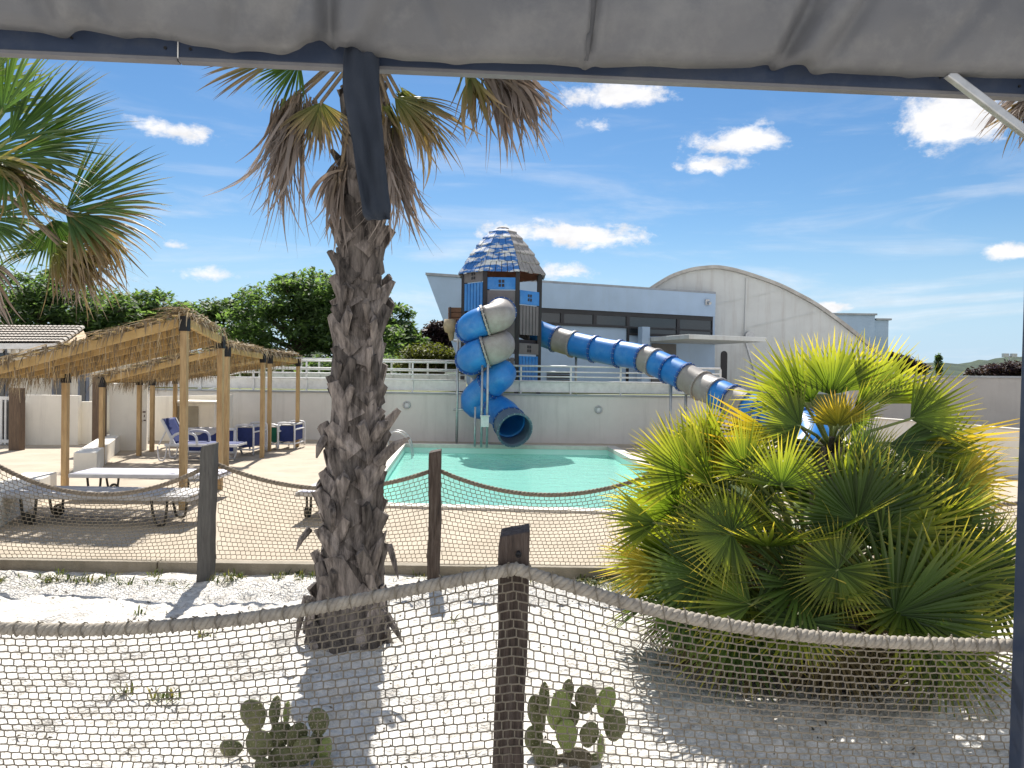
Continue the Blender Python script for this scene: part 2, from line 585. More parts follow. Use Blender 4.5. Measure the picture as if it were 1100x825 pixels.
# ---- pool deck (raised slab) with the pool cut out
DX0, DX1, DY1 = -16.0, 16.0, 22.5
g = MB()
v, f = sheet_with_hole([(DX0, KERB_Y + .12), (DX1, KERB_Y + .12), (DX1, DY1), (DX0, DY1)], [(p.x, p.y) for p in grow(pool, .22)], DZ)
g.add(v, f)
o = g.build('pool_deck', M['deck'], fixn=False)
tag(o, kind='structure')
g = MB()
x = DX0
rk = random.Random(3)
while x < DX1:
    L = rk.uniform(1.6, 2.2)
    g.box((x + L / 2, KERB_Y + .06 + rk.uniform(-.008, .008), .035 + rk.uniform(-.006, .006)), (L - .012, .118, .135))
    x += L
o = g.build('deck_kerb', mat('kerb_concrete', (.33, .29, .23), (.24, .21, .16), scale=6, rough=.9, bump=.4, bscale=50), bevel=.008)
tag(o, kind='structure')
# coping ring
g = MB()
oc, ic = grow(pool, .22), grow(pool, -.02)
for i in range(4):
    j = (i + 1) % 4
    q = [oc[i], oc[j], ic[j], ic[i]]
    top = [V((p.x, p.y, DZ + .035)) for p in q]
    bot = [V((p.x, p.y, DZ - .06)) for p in q]
    g.add(top + bot, [(0, 1, 2, 3), (4, 7, 6, 5), (0, 4, 5, 1), (2, 6, 7, 3)])
o = g.build('pool_coping', M['coping'])
tag(o, kind='structure')
# basin
g = MB()
zf = -1.25
top = [V((p.x, p.y, DZ - .01)) for p in pool]
bot = [V((p.x, p.y, zf)) for p in pool]
g.add(top + bot, [(4, 5, 6, 7), (0, 1, 5, 4), (1, 2, 6, 5), (2, 3, 7, 6), (3, 0, 4, 7)])
o = g.build('pool_basin', M['liner'], fixn=False)
tag(o, kind='structure')
g = MB()
wl = grow(pool, .003)
g.add([(p.x, p.y, -.09) for p in wl], [(3, 2, 1, 0)])
o = g.build('pool_water', M['water'], fixn=False)
tag(o, kind='structure')

# ---- upper terrace behind the retaining wall
WY = 20.55
WZ = 1.36
g = MB()
g.prism([V((-9.9, WY + .2, -.2)), V((5.9, WY + .2, -.2)), V((5.9, 30, -.2)), V((70, 30, -.2)), V((70, 260, -.2)), V((-90, 260, -.2)), V((-90, 27, -.2)), V((-9.9, 27, -.2))],
        V((0, 0, WZ + .18)))
o = g.build('upper_terrace', M['grass'])
tag(o, kind='structure')

# ---- hills
g = MB()
nx, ny = 150, 26
vs = []
for j in range(ny + 1):
    for i in range(nx + 1):
        x = -520 + 1500 * i / nx
        y = 420 + 520 * j / ny
        t = j / ny
        prof = math.sin(min(1, t * 1.5) * PI / 2)
        hh = 26 + 9 * math.sin(x * .010 + .8) + 5 * math.sin(x * .023)
        # ridge falls away towards the left
        hh *= 1.0 if x > 150 else max(.35, 1 - (150 - x) / 500)
        z = prof * hh + 2.2 * fbm(x, y, .05) * prof + 1.2 * fbm(x, y, .13) * prof - 1
        vs.append((x, y, z))
g.add(vs, [(j * (nx + 1) + i, j * (nx + 1) + i + 1, (j + 1) * (nx + 1) + i + 1, (j + 1) * (nx + 1) + i) for j in range(ny) for i in range(nx)])
o = g.build('hills', M['hill'], smooth=True, fixn=False)
tag(o, kind='structure')

# ================================================================== WALLS
def wall_thing(name, poly_top, zb, thick, material, label, cat='wall', cap=None, capmat=None, group=None):
    """poly_top: list of points along the wall (with z of the top); thickness goes away from the viewer (+normal)"""
    t = thing(name, (poly_top[0].x, poly_top[0].y, zb), label, cat, group)
    g = MB()
    c = MB()
    for a, b in zip(poly_top[:-1], poly_top[1:]):
        d = V((b.x - a.x, b.y - a.y, 0)).normalized()
        n = V((-d.y, d.x, 0)) * thick
        pts = [V((a.x, a.y, zb)), V((b.x, b.y, zb)), b, a]
        g.prism(pts, n)
        if cap:
            q = [a - n * .15 + V((0, 0, .002)), b - n * .15 + V((0, 0, .002)), b - n * .15 + V((0, 0, cap)), a - n * .15 + V((0, 0, cap))]
            c.prism(q, n * 1.3)
    g.build('wall_body', material, t)
    if cap:
        c.build('coping', capmat or M['coping'], t, bevel=.006)
    return t


t = wall_thing('retaining_wall', [V((-9.9, WY, WZ)), V((5.9, WY, WZ))], 0, .25, M['wall'],
               'long grey rendered retaining wall behind the pool, with white railing along its top', cap=.05, capmat=M['roof_metal'])
wall_thing('retaining_wall', [V((5.9, WY + .25, WZ)), V((5.9, 30.2, WZ))], 0, .2, M['wall'],
           'end return of the retaining wall running back beside the vaulted hall', cap=.05, capmat=M['roof_metal'])
# round wall lights on it
for (px, py, lab) in ((437, 435, 'round wall lamp on the retaining wall beside the palm trunk'),
                      (643, 440, 'round wall lamp on the retaining wall right of the spiral slide')):
    p = D(px, py, WY - .002)
    lt = thing('wall_lamp', p, lab, 'wall lamp', 'round lamps on the retaining wall')
    g = MB()
    ring = [p + V((math.cos(a) * .085, -.02, math.sin(a) * .085)) for a in [2 * PI * k / 24 for k in range(24)]]
    g.tube(ring, .022, 8, closed=True)
    g.build('lamp_ring', M['steel'], lt, smooth=True)
    g = MB()
    cy = [p + V((0, -.012 * k, 0)) for k in (0, 1, 2)]
    g.tube(cy, [.07, .068, .04], 20)
    g.build('lens', M['white_plastic'] if 'white_plastic' in M else M['plastic_white'], lt, smooth=False)

# right-hand boundary walls
t = wall_thing('boundary_wall', [D(1000, 405.5, 22.8), D(1180, 407, 22.4)], 0, .25, M['wall_grey'],
               'tall grey boundary wall at the far right, below the wooded hill', cap=.06, capmat=M['roof_metal'])
t = wall_thing('boundary_wall', [D(912, 401, 23.2), D(999, 405.5, 22.81)], 0, .25, M['wall_grey'],
               'short grey wall panel between the vaulted hall and the tall boundary wall', cap=.06, capmat=M['roof_metal'])
t = wall_thing('low_wall', [D(930, 449.5, 16.6), D(1010, 455.5, 15.4), D(1150, 467, 13.6)], DZ - .02, .2, M['wall_white'],
               'low cream wall with a light edge behind the fan palm at the right', cap=.03)

# left-hand white walls
def px_wall(name, pxa, pxb, ytop_a, ytop_b, da, db, label, thick=.2, material=None, cat='wall', zb=DZ - .02):
    return wall_thing(name, [D(pxa, ytop_a, da), D(pxb, ytop_b, db)], zb, thick, material or M['wall_white'], label, cat)


px_wall('white_wall', 22, 84, 424, 425, 18.0, 18.2, 'cream wall with a level top left of the brown boards, by the grey gate')
px_wall('white_wall', 84.5, 104, 431.5, 431.5, 18.4, 18.4, 'small lower step of cream wall left of the brown boards')
px_wall('white_wall', 160, 247, 426, 424, 19.6, 19.6, 'white wall behind the blue loungers and the second thatched shelter', thick=.2)
# pillar-like wall with dark marks
pa, pb = D(118, 412, 16.9), D(158, 413, 17.2)
t = wall_thing('white_wall', [pa, pb], DZ - .02, .9, M['wall_white'], 'tall white wall block with small dark painted marks', 'wall')
g = MB()
for (px, py, w, h) in ((152, 443.5, .05, .03), (156, 442.5, .06, .03), (153, 452.5, .03, .05), (156.5, 451.5, .05, .025), (151.8, 447, .02, .06), (156.2, 446.8, .016, .05)):
    p = D(px - .9, py, 17.16)
    g.box((p.x, p.y - .012, p.z), (w, .012, h))
g.build('painted_mark', M['black_mark'], t)
# utility box
pa = D(188, 480, 18.6)
t = thing('utility_box', (pa.x, pa.y, DZ), 'white masonry utility box with a beige door behind the blue loungers', 'utility box')
a, b = D(188, 433, 18.6), D(230, 433, 18.6)
g = MB()
g.box(((a.x + b.x) / 2, 19.0, (DZ + a.z) / 2), (b.x - a.x, .8, a.z - DZ))
g.build('box_body', M['wall_white'], t, bevel=.01)
g = MB()
g.box((a.x + .32, 18.59, (DZ + a.z) / 2), (.5, .03, a.z - DZ - .14))
g.build('door', mat('beige_door', (.36, .33, .26), (.3, .27, .21), rough=.6), t, bevel=.005)
g = MB()
g.box(((a.x + b.x) / 2, 18.97, a.z + .03), (b.x - a.x + .1, .96, .05))
g.build('lid', M['wall_white'], t, bevel=.01)

# low kerb walls running in depth at the left
def depth_wall(name, p0, p1, h0, h1, w, label):
    p0, p1 = V(p0), V(p1)
    d = V((p1.x - p0.x, p1.y - p0.y, 0)).normalized()
    n = V((-d.y, d.x, 0)) * w
    t = thing(name, (p0.x, p0.y, DZ), label, 'low wall')
    g = MB()
    q = [V((p0.x, p0.y, DZ - .03)), V((p1.x, p1.y, DZ - .03)), V((p1.x, p1.y, DZ + h1)), V((p0.x, p0.y, DZ + h0))]
    g.prism(q, n)
    g.build('wall_body', M['wall_white'], t, bevel=.012)
    return t


depth_wall('low_wall', G(104, 507, DZ), G(130, 483, DZ), .34, .34, .36, 'low cream wall end between the near and middle thatched shelters')
depth_wall('low_wall', G(-22, 580, DZ), G(61, 529.5, DZ), .36, .30, .42, 'low cream wall sloping down under the near thatched shelter')

# grey gate far left
pa = D(-14, 480, 17.8)
t = thing('metal_gate', (pa.x, pa.y, DZ), 'dark grey gate with white uprights at the left edge', 'gate')
a, b = D(-20, 426, 17.8), D(21, 426, 17.8)
g = MB()
for k in range(9):
    x = a.x + (b.x - a.x) * k / 8
    g.box((x, 17.82, (a.z + DZ) / 2), (.035 if k % 4 else .07, .04, a.z - DZ - .05))
g.box(((a.x + b.x) / 2, 17.82, a.z - .03), (b.x - a.x + .07, .05, .07))
g.box(((a.x + b.x) / 2, 17.82, DZ + .1), (b.x - a.x + .07, .05, .07))
g.build('gate_frame', M['white_paint'], t)
g = MB()
g.box(((a.x + b.x) / 2, 17.86, (a.z + DZ) / 2), (b.x - a.x, .015, a.z - DZ - .2))
g.build('gate_panel', mat('grey_gate_sheet', (.10, .10, .10), (.08, .08, .08), rough=.5), t)

# brown boards (thick dark uprights)
for (px, yt, yb, w, dd, lab) in ((18, 424, 482, .24, 16.8, 'thick brown timber upright beside the grey gate'),
                                 (106.5, 410, 481, .22, 16.6, 'thick brown timber upright behind the middle shelter post')):
    p = D(px, yb, dd)
    q = D(px, yt, dd)
    t = thing('timber_upright', (p.x, p.y, DZ), lab, 'timber upright')
    g = MB()
    g.bar(V((p.x, p.y, DZ - .02)), V((p.x, p.y, q.z + .15)), w, .2)
    g.build('upright', M['timber_dark'], t, bevel=.008)

# ================================================================== RAILINGS
def railing(name, a, b, h, n, label, rails, panel=None, group=None, pw=.045, y=None):
    t = thing(name, a, label, 'railing', group)
    L = b - a
    for k in range(n + 1):
        p = a + L * (k / n)
        g = MB()
        g.bar(p, p + V((0, 0, h)), pw, pw)
        g.build('rail_post', M['white_paint'], t)
    for r in rails:
        g = MB()
        z = V((0, 0, h * r))
        yo = V((0, -.034, 0)) if r < .97 else V((0, 0, .022))
        g.tube([a + z + yo, b + z + yo], .02 if r < .97 else .026, 8)
        g.build('rail', M['white_paint'], t, smooth=True)
    if panel:
        g = MB()
        z0, z1 = panel
        yo = V((0, .035, 0))
        g.prism([a + yo + V((0, 0, z0)), b + yo + V((0, 0, z0)), b + yo + V((0, 0, z1)), a + yo + V((0, 0, z1))], V((0, .012, 0)))
        g.build('kick_panel', M['white_paint'], t)
    return t


zt = WZ + .052
railing('railing', V((-9.8, WY + .12, zt)), V((-1.25, WY + .12, zt)), .78, 6,
        'white tubular railing on the retaining wall left of the slide tower', [1, .78, .60, .42], (.04, .34))
railing('railing', V((-1.1, WY + .12, zt)), V((5.6, WY + .12, zt)), .72, 5,
        'white tubular railing on the retaining wall right of the spiral slide', [1, .82, .64, .46], (.04, .36))
# back fence on the terrace, left
a, b = D(330, 404, 25.5), D(492, 404, 25.5)
a.z = b.z = WZ
railing('railing', V((-8.2, 25.5, WZ)), V((-1.6, 25.5, WZ)), .98, 11,
        'second white fence with a solid lower band farther back on the terrace', [1, .66], (.06, .5), pw=.06)
a = V((-10.2, 23.4, WZ - .6))
b = V((-8.35, 25.4, WZ))
railing('railing', a, b, .98, 4, 'sloping white stair railing behind the farthest shelter', [1, .66, .35])

# ================================================================== SPORTS HALL
ZT = WZ - .03
def poly_px(pts, d0, d1, x0, x1):
    out = []
    for (px, py) in pts:
        t = (px - x0) / (x1 - x0)
        out.append(D(px, py, d0 + (d1 - d0) * t))
    return out


def hall_pt(px, py, off=0.0):
    """point on the front of the flat-roofed hall: vertical plane through A and B"""
    A = V((D(458, 400, 26).x, 26, 0))
    Bq = V((D(768, 400, 30.5).x, 30.5, 0))
    d = (Bq - A).normalized()
    n = V((d.y, -d.x, 0))
    r = ray(px, py)
    A2 = A + n * off
    t = (A2 - EYE).dot(n) / r.dot(n)
    return EYE + r * t


A0 = hall_pt(458, 400)
A1 = hall_pt(768, 400)
dh = V((A1.x - A0.x, A1.y - A0.y, 0)).normalized()
nh = V((dh.y, -dh.x, 0))            # towards the viewer
t = thing('sports_hall', (A0.x, A0.y, ZT), 'flat-roofed pale hall with a dark window band and slanted end behind the slide tower', 'building')
ztop = hall_pt(600, 305).z
zwt, zwb = hall_pt(573, 333).z, hall_pt(764, 361).z
xs = A0.x
fr = MB()
pl, pr = hall_pt(458, 296), hall_pt(768, 316)
ztop = (pl.z + pr.z) / 2
pl.z = pr.z = ztop
kl = hall_pt(505, 404)
front = [V((kl.x, kl.y, ZT)), V((A1.x, A1.y, ZT)), pr, pl]
fr.prism(front, V((1.2, 9, 0)))
fr.build('wall', M['hall'], t)
g = MB()
g.prism([pl + V((0, 0, .004)) + nh * .06 - dh * .05, pr + V((0, 0, .004)) + nh * .06, pr + V((0, 0, .09)) + nh * .06, pl + V((0, 0, .09)) + nh * .06 - dh * .05], V((1.2, 9.1, 0)))
g.build('roof', M['roof_metal'], t)
# lower soffit step: fascia stands proud of the glazing
def hp(px, z, off):
    q = hall_pt(px, 350)
    return V((q.x, q.y, z)) + nh * off


zf1 = (hall_pt(573, 333).z + hall_pt(765, 338).z) / 2      # bottom of fascia
g = MB()
g.prism([hp(500, zf1, .002), hp(766, zf1, .002), V((pr.x, pr.y, ztop - .002)) + nh * .002 - dh * .05, hp(500, ztop - .002, .002)], nh * .12)
g.build('fascia', M['hall'], t)
# window band
ed = [573, 602.5, 637.5, 673, 727, 764.5]
zr1 = (hall_pt(600, 351).z + hall_pt(700, 352.5).z) / 2
zr2 = (hall_pt(690, 361).z + hall_pt(760, 363).z) / 2
for k in range(5):
    zb_ = zr1 if k < 3 else zr2
    wn = MB()
    a, b = hp(ed[k], 0, .004), hp(ed[k + 1], 0, .004)
    fw = .09
    def rect(m, p, q, z0, z1, th):
        m.prism([V((p.x, p.y, z0)), V((q.x, q.y, z0)), V((q.x, q.y, z1)), V((p.x, p.y, z1))], nh * th)
    rect(wn, a, a + dh * fw, zb_, zf1 - .002, .07)
    rect(wn, b - dh * fw * .5, b, zb_, zf1 - .002, .07)
    rect(wn, a + dh * fw, b - dh * fw * .5, zf1 - .16, zf1 - .002, .07)
    rect(wn, a + dh * fw, b - dh * fw * .5, zb_, zb_ + .09, .07)
    if k >= 3:
        rect(wn, a + dh * fw, b - dh * fw * .5, zr1, zr1 + .07, .06)
    w = wn.build('window', M['dark_frame'], t)
    pn = MB()
    rect(pn, a + dh * fw, b - dh * fw * .5, zb_ + .09, zf1 - .16, .03)
    pn.build('pane', M['glass'], w)
# posts of the glazing to the ground, pillar and canopy
g = MB()
a = hp(673, 0, .004)
rect(g, a, a + dh * .09, ZT, zr1 - .003, .06)
g.build('mullion', M['dark_frame'], t)
g = MB()
a, b = hp(681, 0, .3), hp(689, 0, .3)
rect(g, a, b, ZT, hall_pt(685, 352).z, .3)
g.build('pillar', M['hall'], t)
g = MB()
zc = hall_pt(745, 365).z
a, b = hp(690, 0, .01), hp(768, 0, .01)
g.prism([V((a.x, a.y, zc - .16)), V((b.x, b.y, zc - .16)), V((b.x, b.y, zc)), V((a.x, a.y, zc))], nh * 3.0)
g.build('canopy', M['vault'], t, bevel=.015)
g = MB()
a, b = hp(700, 0, .004), hp(726, 0, .004)
rect(g, a, b, ZT, zc - .2, .05)
g.build('door', mat('shaded_door', (.11, .11, .11), (.09, .09, .09), rough=.5), t)
# low vent grille
g = MB()
a, b = hp(588, 0, .004), hp(612, 0, .004)
for k in range(6):
    rect(g, a, b, ZT + .22 + k * .09, ZT + .27 + k * .09, .05)
g.build('vent_grille', M['dark_frame'], t)
# small lamp on fascia
p = hp(757, hall_pt(757, 325).z, .13)
g = MB()
g.box(p, (.16, .16, .22))
g.tube([p + nh * .05, p + nh * .2 - V((0, 0, .06))], .06, 10)
g.build('lamp', M['steel'], t)

# ---- vaulted hall
VD = 30.9
arc = [(700, 311.5), (711, 304.5), (724, 297.5), (743, 291.5), (758, 289.5), (770, 289), (786, 291.5), (802, 296), (820, 302), (838, 309), (856, 318),
       (874, 328), (897, 344), (917, 359.5), (935, 375), (950, 391), (962, 408)]
pts = [D(px, py, VD) for px, py in arc]
# smooth the traced curve with a spline
def spline(P, n):
    out = []
    m = len(P)
    for i in range(m - 1):
        p0, p1, p2, p3 = P[max(i - 1, 0)], P[i], P[i + 1], P[min(i + 2, m - 1)]
        for k in range(n):
            t_ = k / n
            out.append(.5 * ((2 * p1) + (-p0 + p2) * t_ + (2 * p0 - 5 * p1 + 4 * p2 - p3) * t_ ** 2 + (-p0 + 3 * p1 - 3 * p2 + p3) * t_ ** 3))
    out.append(P[-1])
    return out


pts = spline(pts, 4)
t = thing('vaulted_hall', (pts[0].x, VD, ZT), 'tall stained concrete hall with a curved vault roof right of the flat hall', 'building')
g = MB()
poly = [V((p.x, VD, p.z)) for p in pts]
poly = [V((poly[0].x, VD, ZT))] + poly + [V((poly[-1].x, VD, ZT))]
g.prism(poly[::-1], V((0, 16, 0)))
g.build('gable_wall', M['vault'], t)
g = MB()
n = len(pts)
ins, outs = [], []
for i, p in enumerate(pts):
    a = pts[max(i - 1, 0)]
    b = pts[min(i + 1, n - 1)]
    d = (b - a).normalized()
    nn = V((-d.z, 0, d.x))
    ins.append(V((p.x, VD - .12, p.z)) + nn * .006)
    outs.append(V((p.x, VD - .12, p.z)) + nn * .14)
for i in range(n - 1):
    g.prism([ins[i], ins[i + 1], outs[i + 1], outs[i]], V((0, 16.3, 0)))
g.build('vault_roof', mat('weathered_vault_roof', (.50, .49, .46), (.36, .34, .31), scale=3, rough=.9, bump=.5, bscale=30), t, fixn=True)
# panel joints and downpipe on the gable
g = MB()
def vrect(m, px0, py0, px1, py1, w, th=.03):
    a, b = D(px0, py0, VD), D(px1, py1, VD)
    a.y = b.y = VD - th / 2 - .002
    m.bar(a, b, w, th, up=V((0, 1, 0)))


vrect(g, 802, 299, 800, 360, .07, .05)
vrect(g, 769, 327, 838, 312, .03, .02)
vrect(g, 803, 352, 880, 335, .03, .02)
g.build('panel_joint', M['vault'], t)
g = MB()
vrect(g, 801, 366, 817, 420, .09, .05)
p = D(804, 361, VD)
g.tube([V((p.x, VD - .22, p.z)), V((p.x, VD - .02, p.z))], .18, 14)
g.build('round_vent', M['steel'], t)
# arched doorway
g = MB()
a, b = D(774, 404, VD - .02), D(781, 404, VD - .02)
w = (b.x - a.x)
zh = D(777, 377, VD).z
cx = (a.x + b.x) / 2
arcp = [V((a.x, VD - .02, ZT)), V((b.x, VD - .02, ZT))] + [V((cx + w / 2 * math.cos(q), VD - .02, zh - w / 2 + w / 2 * math.sin(q))) for q in [PI * k / 8 for k in range(9)]]
g.prism(arcp, V((0, .015, 0)))
g.build('arched_door', M['dark_frame'], t)

# ---- grey block behind the vault
t = thing('rear_block', D(900, 400, 40), 'plain grey flat-topped block behind the right end of the vaulted hall', 'building')
a, b = D(880, 338, 40), D(940, 338.5, 40)
g = MB()
g.box(((a.x + b.x) / 2, 43, (a.z + 1) / 2), (b.x - a.x, 6, a.z - 1))
g.build('main_wall', M['hall'], t)
c = D(955.5, 344, 40)
g = MB()
g.box(((b.x + c.x) / 2 + .002, 43.1, (c.z + 1) / 2), (c.x - b.x, 6, c.z - 1))
g.build('step_wall', M['hall'], t)
g = MB()
g.box(((a.x + b.x) / 2, 43, a.z + .05), (b.x - a.x + .15, 6.2, .09))
g.box(((b.x + c.x) / 2 + .1, 43.1, c.z + .05), (c.x - b.x + .05, 6.2, .09))
g.build('roof_edge', M['roof_metal'], t)

# ---- tiled kiosk far left
t = thing('tiled_kiosk', D(40, 478, 20.6), 'kiosk with a pale clay tile roof behind the near thatched shelter', 'building')
e0, e1 = D(-70, 371, 19.2), D(62, 371, 19.2)        # eave
r0, r1 = D(-70, 351.5, 21.3), D(88, 352.5, 21.3)    # ridge
e1b = D(94, 363, 20.6)
g = MB()
under = V((0, 0, -.07))
roofq = [e0, e1, r1, r0]
g.prism(roofq, under)
g.prism([e1, e1b, r1], under)
g.build('roof_deck', M['timber'], t)
g = MB()
nt_ = 34
for k in range(nt_):
    f0 = k / (nt_ - 1)
    p = e0.lerp(e1, f0)
    q = r0.lerp(r1, f0)
    rows = 7
    for r in range(rows):
        s0, s1 = r / rows, (r + 1.12) / rows
        a, b = p.lerp(q, s0), p.lerp(q, min(1, s1))
        pt = []
        w0, w1 = .105, .085
        ring = []
        for (c, w, up) in ((a, w0, .03), (b, w1, .012)):
            for an in range(6):
                q_ = PI * an / 5
                ring.append(c + V((math.cos(q_) * w, 0, math.sin(q_) * w * .8 + up)))
        n0 = len(g.v)
        g.v.extend([tuple(x) for x in ring])
        for an in range(5):
            g.f.append((n0 + an, n0 + an + 1, n0 + 6 + an + 1, n0 + 6 + an))
g.build('roof_tiles', M['tile'], t, fixn=False)
g = MB()
for k in range(16):
    f0 = k / 15
    g.bar(e0.lerp(e1, f0) + V((0, .02, -.13)), r0.lerp(r1, f0) + V((0, 0, -.13)), .07, .11)
g.bar(e0 + V((0, -.03, -.02)), e1 + V((0, -.03, -.02)), .04, .14)
g.build('rafters', M['white_paint'], t)
wb0, wb1 = D(-60, 420, 20.8), D(95, 420, 20.8)
g = MB()
g.box(((wb0.x + wb1.x) / 2, 22.0, 1.35), (wb1.x - wb0.x, 2.2, 2.6))
g.build('wall', M['wall_white'], t)
for (x0, x1) in ((-40, 8), (56, 74), (84, 95)):
    a, b = D(x0, 430, 20.86), D(x1, 430, 20.86)
    w = MB()
    w.box(((a.x + b.x) / 2, 20.88, 1.5), (b.x - a.x, .08, 1.9))
    wo = w.build('window', mat('blue_grey_frame', (.20, .23, .30), (.15, .18, .24), rough=.5), t)
    w = MB()
    w.box(((a.x + b.x) / 2, 20.83, 1.5), (b.x - a.x - .14, .03, 1.76))
    w.build('pane', M['glass'], wo)

# ================================================================== TREES
def tree(name, crowns, base, label, leafmat, n, size, seed, flat=.55, cat='tree', group=None, trunk_r=.22, limb=True):
    """crowns: list of (centre Vector, rx, ry, rz): a crown is a set of flattened foliage clumps through these volumes"""
    rr = random.Random(seed)
    t = thing(name, base, label, cat, group)
    clumps = []
    n = n * 1.7
    size = size * .74
    tot = sum(c[1] * c[3] for c in crowns)
    for (c, rx, ry, rz) in crowns:
        k = max(5, int(n / 70 * rx * rz / tot))
        for _ in range(k):
            while True:
                q = V((rr.uniform(-1, 1), rr.uniform(-1, 1), rr.uniform(-1, 1)))
                if .35 < q.length < 1:
                    break
            q = q.normalized() * (q.length ** .5)
            clumps.append((c + V((q.x * rx, q.y * ry, q.z * rz)), rr.uniform(.10, .26) * min(rx, 4.0) + .22))
    if limb:
        g = MB()
        b = V(base)
        top = sum((c[0] for c in crowns), V()) / len(crowns)
        fork = b.lerp(top, .42)
        fork.x = b.x * .7 + fork.x * .3
        g.tube([b, b.lerp(fork, .5) + V((rr.uniform(-.1, .1), 0, 0)), fork], [trunk_r, trunk_r * .8, trunk_r * .65], 8)
        for (c, r) in clumps[::max(1, len(clumps) // 22)]:
            mid = fork.lerp(c, .5) + V((rr.uniform(-.3, .3), rr.uniform(-.3, .3), rr.uniform(.0, .4)))
            g.tube([fork, mid, c], [trunk_r * .4, trunk_r * .22, .02], 5, caps=False)
        g.build('trunk', M['bark'], t, smooth=True)
    g = MB()
    vs, fs = [], []
    for (c, r) in clumps:
        for _ in range(70):
            while True:
                q = V((rr.uniform(-1, 1), rr.uniform(-1, 1), rr.uniform(-1, 1)))
                if q.length < 1:
                    break
            q = q * (.55 + .45 * q.length)
            p = c + V((q.x * r * 1.15, q.y * r, q.z * r * flat)) + V((0, 0, -.12 * r * (q.x * q.x + q.y * q.y)))
            s = size * rr.uniform(.6, 1.4)
            an = rr.uniform(0, 2 * PI)
            tl = rr.gauss(0, .55)
            tl2 = rr.gauss(0, .55)
            a = V((math.cos(an), math.sin(an), tl)).normalized() * s
            bq = V((-math.sin(an), math.cos(an), tl2)).normalized() * s * .5
            i = len(vs)
            vs += [p - a, p - bq * .9 + a * .15, p + a, p + bq * .9 + a * .1]
            fs.append((i, i + 1, i + 2, i + 3))
    g.v = [tuple(x) for x in vs]
    g.f = fs
    g.build('crown', leafmat, t, fixn=False)
    return t


def C(px, py, d, rx, ry, dep=None):
    p = D(px, py, d)
    k = d / F_PX
    return (p, rx * k, (dep if dep else rx * k * .8), ry * k)


def tb(px, d):
    p = D(px, 400, d)
    return V((p.x, d, WZ - .05))


TR = 'trees behind the pool terrace'
tree('broad_tree', [C(20, 310, 34, 70, 24), C(75, 330, 34, 60, 22), C(30, 345, 34, 80, 28), C(-70, 320, 34, 60, 40)], tb(30, 34),
     'broad dark green tree with layered foliage at the far left, behind the tiled kiosk', M['leaf_dark'], 9000, .20, 1, group=TR)
tree('broad_tree', [C(120, 335, 38, 50, 18), C(165, 330, 38, 42, 14), C(150, 352, 38, 70, 24)], tb(150, 38),
     'layered green tree rising behind the ridge of the near shelter', M['leaf_mid'], 7000, .20, 2, group=TR)
tree('broad_tree', [C(222, 332, 46, 34, 13), C(236, 350, 46, 44, 20), C(205, 345, 46, 30, 18)], tb(225, 46),
     'lighter distant tree in the gap between the layered tree and the large one', M['leaf_light'], 5000, .22, 3, group=TR)
tree('broad_tree', [C(335, 306, 38, 40, 14), C(305, 325, 38, 55, 20), C(360, 320, 38, 55, 24), C(310, 358, 38, 68, 30), C(370, 360, 38, 60, 30)],
     tb(325, 38), 'largest spreading green tree, left of and behind the palm trunk', M['leaf_mid'], 12000, .20, 4, group=TR, trunk_r=.32)
tree('broad_tree', [C(405, 345, 42, 34, 24), C(430, 362, 42, 24, 20), C(415, 375, 42, 40, 20)], tb(415, 42),
     'dark green tree right of the palm trunk', M['leaf_dark'], 6000, .20, 5, group=TR)
tree('purple_tree', [C(470, 360, 46, 20, 15), C(466, 375, 46, 24, 14), C(482, 355, 46, 12, 12)], tb(468, 46),
     'dark purple leaved tree left of the slide tower', M['leaf_purple'], 4500, .20, 6, group=TR)
tree('round_shrub', [C(465, 381, 30, 32, 9), C(450, 390, 30, 22, 10), C(482, 389, 30, 22, 10)], tb(465, 30),
     'rounded olive green shrub left of the slide tower', M['leaf_olive'], 4500, .10, 7, cat='shrub')
tree('hedge', [C(270, 392, 33, 40, 9), C(340, 394, 33, 50, 8), C(420, 393, 33, 40, 8)], tb(350, 33),
     'dark hedge seen through the white railings at the left', M['leaf_dark'], 5000, .14, 8, cat='hedge', limb=False)
tree('hedge', [C(30, 385, 30, 80, 16), C(140, 388, 30, 60, 14), C(220, 392, 30, 50, 10)], tb(100, 30),
     'dark undergrowth below the layered trees at the far left', M['leaf_dark'], 7000, .16, 18, cat='hedge', limb=False)
# right-hand far trees
tree('dark_tree', [C(958, 388, 62, 20, 8), C(975, 395, 62, 24, 7)], tb(962, 62), 'dark bushy tree at the foot of the grey block, right', M['leaf_purple'],
     2500, .22, 9)
tree('dark_tree', [C(1082, 396, 60, 26, 7), C(1070, 400, 60, 26, 7), C(1105, 398, 60, 26, 10)], tb(1085, 60), 'low dark tree above the boundary wall at the right edge',
     M['leaf_purple'], 3000, .22, 10)
tree('cypress', [C(1008.5, 392, 80, 2.2, 10, .2)], tb(1008, 80), 'thin dark cypress standing against the wooded hill', M['leaf_dark'], 900, .18, 11, flat=1.4)
# floodlight post
p = D(1084, 402, 66)
t = thing('floodlight_post', (p.x, p.y, WZ), 'thin twin headed floodlight post against the hill at the right', 'lamp post')
zz = D(1084, 383, 66).z
g = MB()
g.tube([V((p.x, p.y, WZ)), V((p.x, p.y, zz))], .07, 6)
g.tube([V((p.x - .4, p.y, zz)), V((p.x + .4, p.y, zz))], .05, 6)
g.build('pole', M['steel'], t)
for s in (-1, 1):
    g = MB()
    g.box((p.x + s * .35, p.y, zz + .1), (.45, .3, .32))
    g.build('lamp_head', M['steel'], t)
# ================================================================== WATER SLIDES
TY = 21.85
tcx = D(538, 400, TY).x
def tz(py, dep=None):
    return D(538, py, dep or TY - 1.06).z


